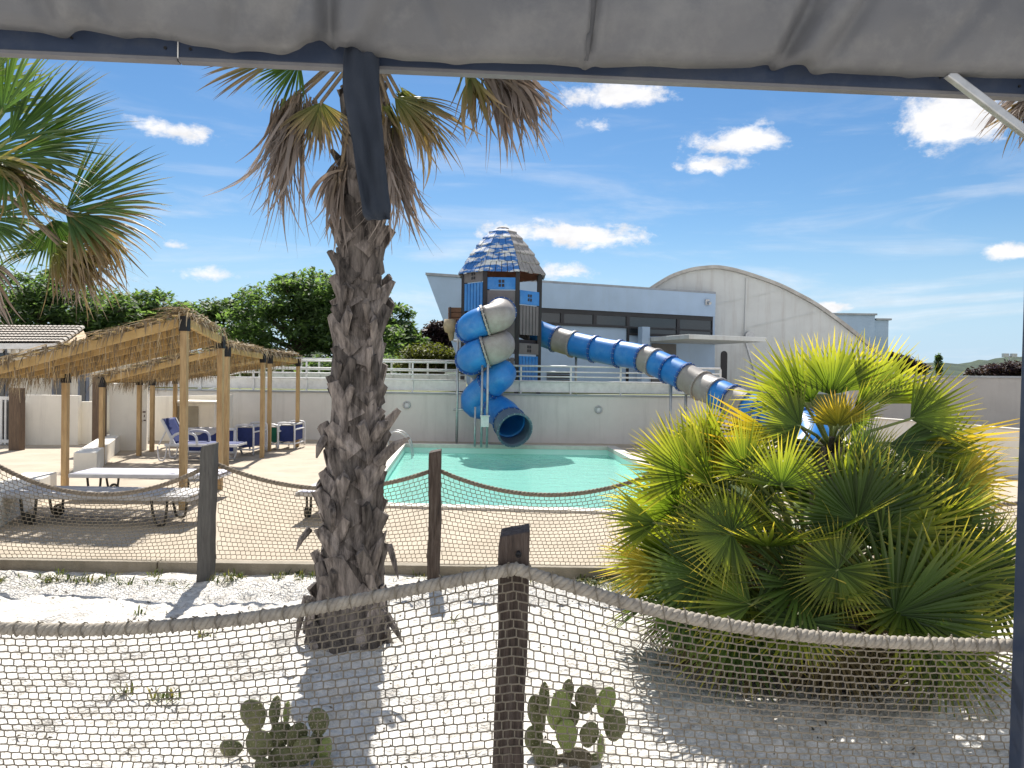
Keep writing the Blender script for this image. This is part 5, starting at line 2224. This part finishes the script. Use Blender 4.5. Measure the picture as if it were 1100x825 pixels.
# ================================================================== PALM BEYOND THE RIGHT EDGE
RD = 6.0
rb_ = D(1235, 700, RD)
rb_.z = -.05
rt = V((rb_.x, RD, 4.3))
rpalm = thing('palm_tree', V((rb_.x, RD, 0)), 'palm whose dry frond tips enter at the upper right corner under the beam', 'palm tree')
palm_trunk(rpalm, rb_, rt, .2, .13, .1, 33, 34, 8, .2).build('trunk', M['palm_bark'], rpalm)
dead_mop(rpalm, rt, (1125, 92), 5.9, 215, 82, 60, rq, 90, droop=.35)
dead_mop(rpalm, rt, (1118, 102), 6.0, 230, 74, 60, rq, 60, M['fr_half'], droop=.4)
for a in [((1200, 40), 6.0, 120, 110, G_, 200, .1), ((1290, 40), 6.0, 50, 110, G_, 200, .1),
          ((1310, 110), 6.0, -20, 100, G_, 200, .2), ((1235, 20), 5.4, 90, 110, G_, 200, .1)]:
    (hp_, dd, ang, rpx, m_, spr, dr) = a
    pf(rpalm, rt, hp_, dd, ang, rpx, m_, spr, dr, rq, nseg=20, tear=.4)
# small fan palm seen past the right awning post
sp_ = thing('small_palm', D(1150, 500, 9.5), 'small palm with pale leaves seen beside the right awning post', 'palm')
sp_.location.z = DZ
b = sp_.location.copy()
g = MB()
g.tube([b, b + V((0, 0, .75))], [.09, .07], 8)
g.build('trunk', M['palm_bark'], sp_)
for k in range(12):
    az = 2 * PI * k / 12
    d = V((math.cos(az), math.sin(az), rq.uniform(-.1, .9))).normalized()
    frond(sp_, b + V((0, 0, .75)), b + V((0, 0, .75)) + d * .3, d, V((0, 0, 1)), .4, M['fr_bush'], M['stalk'], rq, nseg=18, spread=R_(200), droop=.12)

# ================================================================== PRICKLY PEARS
def pad(g, c, w, h, tilt, yaw, th=.24, rr=random):
    """flattened egg: c centre, w/h size, tilt in its own plane, yaw about z"""
    n0 = len(g.v)
    nu, nv = 18, 12
    Rm = Matrix.Rotation(yaw, 3, 'Z') @ Matrix.Rotation(tilt, 3, 'Y')
    ph = rr.uniform(0, 9)
    for j in range(nv + 1):
        t = PI * j / nv
        z = -math.cos(t)
        for i in range(nu):
            a = 2 * PI * i / nu
            egg = 1 - .22 * (-z) if z < 0 else 1
            x = math.sin(t) ** .9 * math.cos(a) * egg
            y = math.sin(t) * math.sin(a)
            bump = 1 + .03 * noise.noise(V((x * 2 + ph, y * 2, z * 2)))
            p = V((x * w / 2 * bump, y * w / 2 * th * 1.1, z * h / 2 * bump))
            p.y += .06 * w * x * x - .03 * w
            g.v.append(tuple(c + Rm @ p))
    for j in range(nv):
        for i in range(nu):
            i2 = (i + 1) % nu
            g.f.append((n0 + j * nu + i, n0 + j * nu + i2, n0 + (j + 1) * nu + i2, n0 + (j + 1) * nu + i))


def cactus(px, d, pads, label, seed):
    rr = random.Random(seed)
    b = D(px, 838, d)
    t = thing('prickly_pear', V((b.x, d, 0)), label, 'cactus', 'prickly pears in the sand')
    for (qx, qy, w, h, tl, yw, dz, kind) in pads:
        dd = d + dz
        k = dd / F_PX
        g = MB()
        c = D(qx, qy, dd)
        pad(g, c, w * k, h * k, R_(tl), R_(yw), th=.30, rr=rr)
        o = g.build('pad', (M['cactus'], M['cactus_young'], M['cactus_old'])[kind], t, smooth=True)
        s = MB()
        Rm = Matrix.Rotation(R_(yw), 3, 'Z') @ Matrix.Rotation(R_(tl), 3, 'Y')
        for iu in range(-2, 3):
            for iv in range(-3, 4):
                x = (iu + .5 * (iv % 2)) / 2.9
                z = iv / 3.7
                if x * x + z * z > .85:
                    continue
                for sy_ in (-1, 1):
                    y = sy_ * math.sqrt(max(0, 1 - x * x - z * z)) * .33
                    p = c + Rm @ V((x * w * k / 2, y * w * k / 2 + (.06 * w * x * x - .03 * w) * k, z * h * k / 2))
                    n = (Rm @ V((x * .4, sy_, z * .4))).normalized()
                    for _ in range(3):
                        s.tube([p, p + (n + V((rr.uniform(-.6, .6), rr.uniform(-.6, .6), rr.uniform(-.6, .6)))).normalized() * .011], [.0011, .0002], 3, caps=False)
        s.build('spines', M['spine'], o, fixn=False)
    return t


cactus(300, 3.55, [(272, 768, 27, 36, -18, 8, 0, 0), (248, 804, 25, 20, 8, 5, .03, 0), (278, 799, 33, 34, 10, -12, .02, 0), (295.5, 764, 20, 33, 4, 72, .05, 0), (308, 766, 14, 25, 6, 78, .07, 1),
                   (301, 790, 25, 30, 5, 30, .06, 0), (342, 775, 25, 30, -4, -10, .04, 0), (319, 791, 23, 30, 14, 25, .06, 0), (327, 806, 27, 32, 18, 10, .0, 0), (341, 800, 24, 30, 4, -35, .09, 0),
                   (349, 806, 22, 28, 2, 60, .06, 1), (304, 818, 34, 34, -6, 0, .03, 0), (283, 826, 24, 26, -10, -20, -.04, 0), (318, 832, 34, 38, 0, 10, .08, 2), (259, 826, 10, 22, 0, 70, .0, 0),
                   (347, 826, 22, 28, -8, 20, .0, 0)],
       'dark green prickly pear in the palm shadow, left of the brown post', 1)
cactus(612, 3.62, [(610, 744, 17, 30, 0, 35, .06, 0), (629, 751, 24, 33, 12, -10, .04, 0), (603, 758, 25, 37, -4, 25, .02, 1), (651, 754, 22, 34, 14, 12, .05, 1), (660, 779, 25, 35, 6, -12, .03, 0),
                   (633, 789, 23, 28, 12, 15, .0, 0), (613, 768, 21, 27, -5, -30, .07, 0), (609, 790, 24, 36, -6, 8, -.03, 1), (645, 802, 20, 26, 4, 74, .0, 1), (585, 750, 19, 38, -12, 55, .06, 0),
                   (597, 770, 20, 29, 2, -8, .0, 1), (577, 766, 22, 44, -16, 30, .09, 0), (586, 812, 27, 29, 4, 5, -.02, 0), (620, 818, 34, 32, 0, -5, .02, 2), (574, 795, 22, 34, -14, 20, .08, 0),
                   (604, 826, 40, 34, 0, 10, .06, 2), (637, 822, 20, 26, 10, 30, .05, 0)],
       'prickly pear with many upright pads in the sun right of the brown post', 2)

# ================================================================== WEEDS AND LITTER
rw = random.Random(3)
g = MB()
vs, fs = [], []
def blade(p, d, L, w):
    s = d.cross(V((0, 0, 1)))
    if s.length < .1:
        s = V((1, 0, 0))
    s = s.normalized() * w / 2
    i = len(vs)
    m = p + d * L * .55
    e = p + d * L + V((0, 0, -.25 * L))
    vs.extend([p - s * .6, p + s * .6, m + s, m - s, e])
    fs.append((i, i + 1, i + 2, i + 3))
    fs.append((i + 3, i + 2, i + 4))


spots = [(rw.uniform(-5.2, 5.4), KERB_Y - rw.uniform(.03, .16)) for _ in range(84)]
spots = [s for s in spots if noise.noise(V((s[0] * .9, 2, 5))) > -.12]
spots += [(D(250, 628, 6.9).x + rw.gauss(0, .08), 6.88 + rw.gauss(0, .05)) for _ in range(6)]
spots += [(D(40, 640, 6.6).x + rw.gauss(0, .6), 6.75 + rw.gauss(0, .1)) for _ in range(34)]
spots += [(D(690, 610, 6.7).x + rw.gauss(0, .25), 6.9 + rw.gauss(0, .12)) for _ in range(50)]
spots += [(D(175, 755, 4.3).x + rw.gauss(0, .03), 4.35 + rw.gauss(0, .03)) for _ in range(3)]
spots += [(rw.uniform(-3.5, 3.5), rw.uniform(3.6, 6.6)) for _ in range(6)]
for (x, y) in spots:
    for _ in range(rw.randint(7, 22)):
        d = V((rw.gauss(0, .6), rw.gauss(0, .6), rw.uniform(.3, 1))).normalized()
        blade(V((x + rw.gauss(0, .03), y + rw.gauss(0, .02), -.005)), d, rw.uniform(.03, .13), rw.uniform(.006, .016))
g.v = [tuple(p) for p in vs]
g.f = fs
o = g.build('weeds', M['weed'], fixn=False)
tag(o, 'scattered green weeds growing along the deck kerb and in the sand', 'weeds', kind='stuff')
g = MB()
vs, fs = [], []
for _ in range(3800):
    x, y = rw.uniform(-5, 5), rw.uniform(3.3, 7.0)
    if noise.noise(V((x * .8, y * 1.3, 11))) < rw.uniform(-.35, .45):
        continue
    z = .035 * fbm(x, y, .9) + .016 * fbm(x + 9, y * 1.6, 4.0, 3) + .013 * fbm(x + 3, y * 1.3, 11.0, 2) + .005
    an = rw.uniform(0, PI)
    L = rw.uniform(.008, .038)
    w = rw.uniform(.004, .016)
    d = V((math.cos(an), math.sin(an), rw.uniform(-.2, .5))) * L / 2
    s = V((-math.sin(an), math.cos(an), rw.uniform(-.3, .3))) * w / 2
    p = V((x, y, z))
    i = len(vs)
    vs += [p - d, p - s, p + d, p + s, p + V((0, 0, w * .6))]
    fs += [(i, i + 1, i + 4), (i + 1, i + 2, i + 4), (i + 2, i + 3, i + 4), (i + 3, i, i + 4)]
g.v = [tuple(p) for p in vs]
g.f = fs
o = g.build('leaf_litter', M['debris'], fixn=False)
tag(o, 'dry leaf bits and twigs scattered over the white sand', 'litter', kind='stuff')

# ================================================================== AWNING
def by(x):
    return 2.62 + (x + 1.7) / 3.57 * .27


def at_beam(px, py, off=0.0):
    """survey point on the vertical plane of the beam"""
    r = ray(px, py)
    k = .27 / 3.57
    # y = 2.62 + off + (x+1.7)*k
    s = (2.62 + off + 1.7 * k) / (r.y - r.x * k)
    return EYE + r * s


aw = thing('awning_frame', at_beam(1110, 825), 'dark navy awning beam across the top with its corner post at the right', 'awning frame')
aw.location.z = 0
zb1 = (at_beam(0, 55).z + at_beam(1100, 100).z) / 2
def bpt(px, z, off=0.0):
    p = at_beam(px, 80, off)
    return V((p.x, p.y, z))


dB = (bpt(1100, 0) - bpt(0, 0)).normalized()
nB = V((-dB.y, dB.x, 0))
for (pa, pb_) in ((-420, 190.2), (191.6, 1106)):
    a, b = bpt(pa, zb1 + .08), bpt(pb_, zb1 + .08)
    g = MB()
    g.bar(a + nB * .017, b + nB * .017, .034, .16)
    o = g.build('beam', M['beam'], aw, bevel=.004)
    g = MB()
    g.bar(V((a.x, a.y, zb1 - .006)) + nB * .017, V((b.x, b.y, zb1 - .006)) + nB * .017, .04, .0115)
    g.build('bottom_flange', M['beam_edge'], o)
    g = MB()
    L_ = (b - a).length
    for q in (.04, L_ - .04):
        for dz in (.03, .10):
            c = a + dB * q
            c.z = zb1 + dz
            g.tube([c - nB * .004, c + nB * .01], .0055, 8)
    for q in (.35, .62, 1.4):
        if q < L_:
            c = a + dB * (L_ - q)
            c.z = zb1 + .05
            g.tube([c - nB * .004, c + nB * .01], .005, 8)
    g.build('screws', M['bracket'], o)
g = MB()
j = bpt(190.9, zb1 + .08)
g.bar(j + nB * .017 - dB * .0018, j + nB * .017 + dB * .0018, .038, .165)
g.build('joint_strip', M['white_paint'], aw)
# corner post
tp, bt = at_beam(1124, 100, -.02), at_beam(1100.5, 825, -.02)
tp2 = bt.lerp(tp, (zb1 + .1 - bt.z) / (tp.z - bt.z))
bt2 = bt.lerp(tp, (-.05 - bt.z) / (tp.z - bt.z))
g = MB()
g.bar(bt2, tp2, .075, .075, up=V((0, 1, 0)))
g.build('corner_post', M['beam'], aw, bevel=.006)
# brace rising from the post side to the beam
a, b = at_beam(1018, 79, -.06), at_beam(1140, 172, -.06)
g = MB()
g.bar(a, b, .030, .030, up=V((0, 1, 0)))
g.build('brace', M['steel'], aw, bevel=.004)
# left post outside the picture
l0 = bpt(-420, 0)
g = MB()
g.bar(V((l0.x, l0.y, -.05)), V((l0.x, l0.y, zb1 - .02)), .075, .075)
g.build('corner_post', M['beam'], aw, bevel=.006)

# gathered tarpaulin on the inner side of the beam
edge = [(-60, 26), (0, 29), (30, 31), (70, 34.5), (90, 33), (130, 36), (160, 37.5), (180, 41), (210, 47), (240, 50), (260, 51.5), (300, 53.5), (320, 53), (335, 49.5), (349, 43), (360, 47), (375, 52),
        (400, 58), (440, 63), (500, 65), (560, 66.5), (610, 68), (632, 70), (650, 70), (700, 71), (730, 72.5), (760, 71), (810, 70.5), (826, 67.5), (832, 66), (840, 68.5), (860, 72.5), (890, 76), (950, 78),
        (1000, 80), (1050, 81), (1100, 82), (1160, 84)]
rc_ = random.Random(2)
tarp = thing('tarpaulin', at_beam(550, 40, -.1), 'grey tarpaulin gathered along the awning beam across the top of the view', 'tarpaulin')
cols = 420
rows = 46
g = MB()


def eval_edge(px):
    for (a, b) in zip(edge[:-1], edge[1:]):
        if px <= b[0]:
            f_ = (px - a[0]) / (b[0] - a[0])
            f_ = f_ * f_ * (3 - 2 * f_) if abs(a[1] - b[1]) > 3 else f_
            return a[1] + (b[1] - a[1]) * f_
    return edge[-1][1]


ztop_ = zb1 + .62
def ridge(x, c, w):
    q = (x - c) / w
    return math.exp(-q * q)


for i in range(cols + 1):
    px = -60 + 1220 * i / cols
    eb = at_beam(px, eval_edge(px), -.075)
    for j in range(rows + 1):
        t_ = j / rows                       # 0 bottom, 1 top
        z = eb.z + (ztop_ - eb.z) * t_
        hgt = z - eb.z
        # base profile: rolled hem, belly, back towards the beam above
        yoff = -.030 - .055 * math.sin(min(1, hgt / .22) * PI * .55)
        if hgt < .03:
            yoff += .05 * (1 - hgt / .03) ** 2
        # folds
        fo = 0
        fo += .035 * ridge(px - 350, -14 - hgt * 60, 16 + hgt * 120) - .05 * ridge(px - 352, 2 + hgt * 10, 7 + hgt * 30)
        fo += .03 * ridge(px - 372, 10 + hgt * 160, 12 + hgt * 90)
        fo -= .022 * ridge(px - 395, hgt * 190, 9 + hgt * 30)
        fo -= .02 * ridge(px - 630, hgt * 22, 4) - .012 * ridge(px - 640, hgt * 22, 5)
        fo += -.05 * ridge(px - 838, hgt * 130, 8 + hgt * 22) + .03 * ridge(px - 858, hgt * 150, 12 + hgt * 40)
        fo += -.022 * ridge(px - 880, hgt * 180, 10)
        fo += -.03 * ridge(px - 60, -hgt * 120, 14) + .02 * ridge(px - 90, -hgt * 100, 22) - .02 * ridge(px - 130, -hgt * 160, 12)
        fo += -.02 * ridge(px - 245, hgt * 90, 10) - .018 * ridge(px - 300, hgt * 220, 14)
        fo += -.018 * ridge(px - 490, -hgt * 150, 12) + .016 * ridge(px - 700, hgt * 260, 40)
        fo += -.016 * ridge(px - 985, hgt * 240, 12)
        fo += .014 * noise.noise(V((px * .010, hgt * 3.5, 2))) + .006 * noise.noise(V((px * .035, hgt * 11, 5)))
        q = at_beam(px, eval_edge(px), -.075)
        p = V((q.x, q.y, z)) + nB * (yoff - fo * 1.15)
        g.v.append(tuple(p))
for i in range(cols):
    for j in range(rows):
        a = i * (rows + 1) + j
        g.f.append((a, a + rows + 1, a + rows + 2, a + 1))
o = g.build('cloth', M['cloth'], tarp, smooth=True, fixn=False)
so = o.modifiers.new('t', 'SOLIDIFY')
so.thickness = .004
# sewn seam bands with their stitching
def cloth_at(px, hgt, lift):
    i = max(0, min(cols, round((px + 60) / 1220 * cols)))
    zb0 = at_beam(-60 + 1220 * i / cols, eval_edge(-60 + 1220 * i / cols), -.075).z
    j = max(0, min(rows, round(hgt / (ztop_ - zb0) * rows)))
    return V(CL[i * (rows + 1) + j]) - nB * lift


CL = g.v
sm_ = MB()
for px0 in (628,):
    for (dx, w_) in ((0, .011),):
        hs_ = [.02 + .5 * k / 26 for k in range(27)]
        L0 = [cloth_at(px0 + h_ * 22, h_, .004) for h_ in hs_]
        n0 = len(sm_.v)
        for p in L0:
            sm_.v.extend([tuple(p - dB * w_), tuple(p - nB * .004), tuple(p + dB * w_)])
        for k in range(len(L0) - 1):
            a = n0 + 3 * k
            sm_.f += [(a, a + 1, a + 4, a + 3), (a + 1, a + 2, a + 5, a + 4)]
sm_.build('seam', M['seam'], tarp, smooth=True, fixn=False)
# hanging strap end
st = MB()
secs_ = [(371, 409, 44, 0), (369, 407, 60, .2), (368.5, 407, 80, .4), (370, 408, 100, .2), (374, 410, 125, -.1), (378, 412, 150, .15), (382, 414, 180, .25), (386, 416, 205, .1), (389, 418.5, 222, 0),
         (391.5, 419, 231, 0), (396, 419, 236, 0)]
ns = 9
Ls = [V((a, y, 0)) for (a, b, y, tw) in secs_]
rowsS = []
S1 = spline([V((a, b, y)) for (a, b, y, tw) in secs_], 5)
for k, q in enumerate(S1):
    row = []
    for c in range(ns + 1):
        f_ = c / ns
        px = q.x + (q.y - q.x) * f_
        fold = .020 * math.sin(f_ * PI * 2.2 + k * .17) + .012 * math.sin(f_ * PI * 5 - k * .23) + .022 * noise.noise(V((f_ * 2.2, k * .13, 3)))
        row.append(at_beam(px, q.z, -.045 - .055 * min(1, k / 18) + fold * .6))
    rowsS.append(row)
for row in rowsS:
    st.v.extend([tuple(p) for p in row])
for k in range(len(rowsS) - 1):
    for c in range(ns):
        a = k * (ns + 1) + c
        st.f.append((a, a + 1, a + ns + 2, a + ns + 1))
o = st.build('strap', M['strap'], tarp, smooth=True, fixn=False)
so = o.modifiers.new('t', 'SOLIDIFY')
so.thickness = .005
o['label'] = 'navy cloth strap end hanging in front of the palm trunk'
# ================================================================== LIGHT AND SKY
SUN_EL, SUN_AZ = 50.0, -8.0          # degrees; azimuth from the view direction, negative = left
sd = V((math.sin(R_(SUN_AZ)) * math.cos(R_(SUN_EL)), math.cos(R_(SUN_AZ)) * math.cos(R_(SUN_EL)), math.sin(R_(SUN_EL))))
sl = bpy.data.lights.new('sun', 'SUN')
sl.energy = 5.0
sl.angle = R_(.53)
sl.color = (1.0, .95, .87)
so = bpy.data.objects.new('sun', sl)
COL.objects.link(so)
so.location = (0, 0, 30)
so.rotation_euler = (-sd).to_track_quat('-Z', 'Y').to_euler()

w = bpy.data.worlds.new('World')
sc.world = w
w.use_nodes = True
nt = w.node_tree
bg = nt.nodes['Background']
bg.inputs['Strength'].default_value = .066
sky = nd(nt, 'ShaderNodeTexSky', sky_type='NISHITA')
sky.sun_disc = False
sky.sun_elevation = R_(SUN_EL)
sky.sun_rotation = R_(SUN_AZ)
sky.altitude = 100
sky.air_density = 1.0
sky.dust_density = .1
sky.ozone_density = 2.2
tc = nd(nt, 'ShaderNodeTexCoord')
dirv = tc.outputs['Generated']
hs = nd(nt, 'ShaderNodeHueSaturation')
hs.inputs['Saturation'].default_value = 1.24
hs.inputs['Value'].default_value = 1.0
nt.links.new(sky.outputs[0], hs.inputs['Color'])


def mth(op, a, b=None, c=None, clamp=False):
    n = nd(nt, 'ShaderNodeMath', operation=op)
    n.use_clamp = clamp
    for i, q in enumerate((a, b, c)):
        if q is None:
            continue
        if isinstance(q, (int, float)):
            n.inputs[i].default_value = q
        else:
            nt.links.new(q, n.inputs[i])
    return n.outputs[0]


def dot(vec):
    n = nd(nt, 'ShaderNodeVectorMath', operation='DOT_PRODUCT')
    nt.links.new(dirv, n.inputs[0])
    n.inputs[1].default_value = vec
    return n.outputs['Value']


# cumulus clouds: centre px, half width px, half height px, weight
clouds = [(192, 143, 46, 13, 1.0), (660, 104, 62, 17, 1.0), (640, 133, 22, 10, .7), (792, 153, 56, 17, 1.0), (762, 178, 40, 12, .9), (1022, 128, 54, 32, 1.15), (600, 250, 92, 15, 1.05),
          (640, 256, 70, 17, 1.0), (606, 292, 36, 12, .85), (1092, 271, 30, 9, .9), (225, 295, 40, 10, .6), (186, 265, 16, 6, .55), (893, 331, 24, 7, .9), (560, 290, 60, 14, .45), (100, 300, 50, 10, .5),
          (820, 133, 16, 5, .5)]
mask = None
body = None
for (px, py, rx, ry, wt) in clouds:
    c = ray(px, py).normalized()
    rgt = V((0, 0, 1)).cross(c).normalized() * -1
    upv = rgt.cross(c).normalized()
    if upv.z < 0:
        upv = -upv
    k = F_PX / ray(px, py).length
    a = dot(rgt * (F_PX / rx * .88))
    b = dot(upv * (F_PX / ry * .80))
    # flat base: the lower half is shallower
    bb = mth('MAXIMUM', b, mth('MULTIPLY', b, -1.35))
    s = mth('SQRT', mth('ADD', mth('MULTIPLY', a, a), mth('MULTIPLY', bb, bb)))
    m_ = mth('MULTIPLY', mth('SUBTRACT', 1.0, s), wt)
    front = mth('GREATER_THAN', dot(c), 0.5)
    m_ = mth('SUBTRACT', mth('MULTIPLY', mth('ADD', m_, 2.0), front), 2.0)
    mask = m_ if mask is None else mth('MAXIMUM', mask, m_)


def nzt(scale, detail, rough, sc3=(1, 1, 1), loc=(0, 0, 0), dist=0):
    mp = nd(nt, 'ShaderNodeMapping')
    mp.inputs['Scale'].default_value = sc3
    mp.inputs['Location'].default_value = loc
    nt.links.new(dirv, mp.inputs[0])
    n = nd(nt, 'ShaderNodeTexNoise')
    n.inputs['Scale'].default_value = scale
    n.inputs['Detail'].default_value = detail
    n.inputs['Roughness'].default_value = rough
    n.inputs['Distortion'].default_value = dist
    nt.links.new(mp.outputs[0], n.inputs['Vector'])
    return n.outputs['Fac']


n1 = nzt(15, 12, .66, (1, 1, 1.8), dist=.25)
n1b = nzt(52, 8, .65, (1, 1, 1.5), (3, 1, 2))
puff = mth('ADD', mth('MULTIPLY', mth('SUBTRACT', n1, .5), 2.1), mth('MULTIPLY', mth('SUBTRACT', n1b, .5), .75))
dens = mth('ADD', mask, puff)
mr = nd(nt, 'ShaderNodeMapRange', interpolation_type='SMOOTHSTEP')
nt.links.new(dens, mr.inputs[0])
mr.inputs[1].default_value = .12
mr.inputs[2].default_value = .70
cum_ = mr.outputs[0]
# cirrus streaks, low and to the right and a few across the middle
n2 = nzt(3.2, 7, .6, (1, 1, 7.0), (2.3, 0, .4), .6)
mr2 = nd(nt, 'ShaderNodeMapRange', interpolation_type='SMOOTHSTEP')
nt.links.new(n2, mr2.inputs[0])
mr2.inputs[1].default_value = .47
mr2.inputs[2].default_value = .75
sepz = nd(nt, 'ShaderNodeSeparateXYZ')
nt.links.new(dirv, sepz.inputs[0])
low = nd(nt, 'ShaderNodeMapRange')
nt.links.new(sepz.outputs[2], low.inputs[0])
low.inputs[1].default_value = .02
low.inputs[2].default_value = .34
low.inputs[3].default_value = .6
low.inputs[4].default_value = .10
cir = mth('MULTIPLY', mr2.outputs[0], low.outputs[0])
# a haze band just above the horizon
hz = nd(nt, 'ShaderNodeMapRange')
nt.links.new(sepz.outputs[2], hz.inputs[0])
hz.inputs[1].default_value = 0.0
hz.inputs[2].default_value = .12
hz.inputs[3].default_value = .02
hz.inputs[4].default_value = 0
n3 = nzt(30, 5, .6, (1, 1, 2), (5, 1, 0))
shade = nd(nt, 'ShaderNodeMapRange')
nt.links.new(n3, shade.inputs[0])
shade.inputs[1].default_value = .3
shade.inputs[2].default_value = .7
shade.inputs[3].default_value = .80
shade.inputs[4].default_value = 1.0
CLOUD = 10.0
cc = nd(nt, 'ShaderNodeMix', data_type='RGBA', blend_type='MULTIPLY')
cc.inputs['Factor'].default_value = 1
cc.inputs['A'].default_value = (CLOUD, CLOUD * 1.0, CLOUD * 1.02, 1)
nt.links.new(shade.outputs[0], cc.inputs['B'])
# unseen broken cloud behind the viewer, added as fill light for shaded faces
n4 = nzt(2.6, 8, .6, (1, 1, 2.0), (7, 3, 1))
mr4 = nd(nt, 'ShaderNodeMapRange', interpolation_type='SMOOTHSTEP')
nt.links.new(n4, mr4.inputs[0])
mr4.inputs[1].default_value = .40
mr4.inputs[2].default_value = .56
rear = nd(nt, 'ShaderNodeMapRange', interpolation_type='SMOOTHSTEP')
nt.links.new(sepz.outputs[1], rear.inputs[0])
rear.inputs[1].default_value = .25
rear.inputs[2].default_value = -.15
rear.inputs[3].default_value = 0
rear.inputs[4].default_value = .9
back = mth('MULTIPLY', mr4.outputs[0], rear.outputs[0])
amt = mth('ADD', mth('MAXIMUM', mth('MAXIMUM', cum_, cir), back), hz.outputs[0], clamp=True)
mx = nd(nt, 'ShaderNodeMix', data_type='RGBA')
nt.links.new(amt, mx.inputs['Factor'])
pale = nd(nt, 'ShaderNodeMapRange', interpolation_type='SMOOTHSTEP')
nt.links.new(sepz.outputs[2], pale.inputs[0])
pale.inputs[1].default_value = 0.0
pale.inputs[2].default_value = .20
pale.inputs[3].default_value = .85
pale.inputs[4].default_value = 0
mp_ = nd(nt, 'ShaderNodeMix', data_type='RGBA')
nt.links.new(pale.outputs[0], mp_.inputs['Factor'])
nt.links.new(hs.outputs[0], mp_.inputs['A'])
mp_.inputs['B'].default_value = (4.3, 6.3, 8.6, 1)
nt.links.new(mp_.outputs['Result'], mx.inputs['A'])
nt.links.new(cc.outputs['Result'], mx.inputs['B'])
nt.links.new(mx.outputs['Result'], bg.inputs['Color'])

# ================================================================== OUTPUT
sc.render.engine = 'CYCLES'
sc.render.resolution_x = 1024
sc.render.resolution_y = 768
sc.view_settings.view_transform = 'Standard'
sc.view_settings.look = 'None'
sc.view_settings.gamma = 1
sc.view_settings.use_curve_mapping = False
sc.view_settings.exposure = .75
sc.cycles.max_bounces = 8
sc.cycles.diffuse_bounces = 4
sc.cycles.transparent_max_bounces = 12
sc.cycles.caustics_reflective = False
sc.cycles.caustics_refractive = False
sc.cycles.sample_clamp_indirect = 6
sc.cycles.use_denoising = True
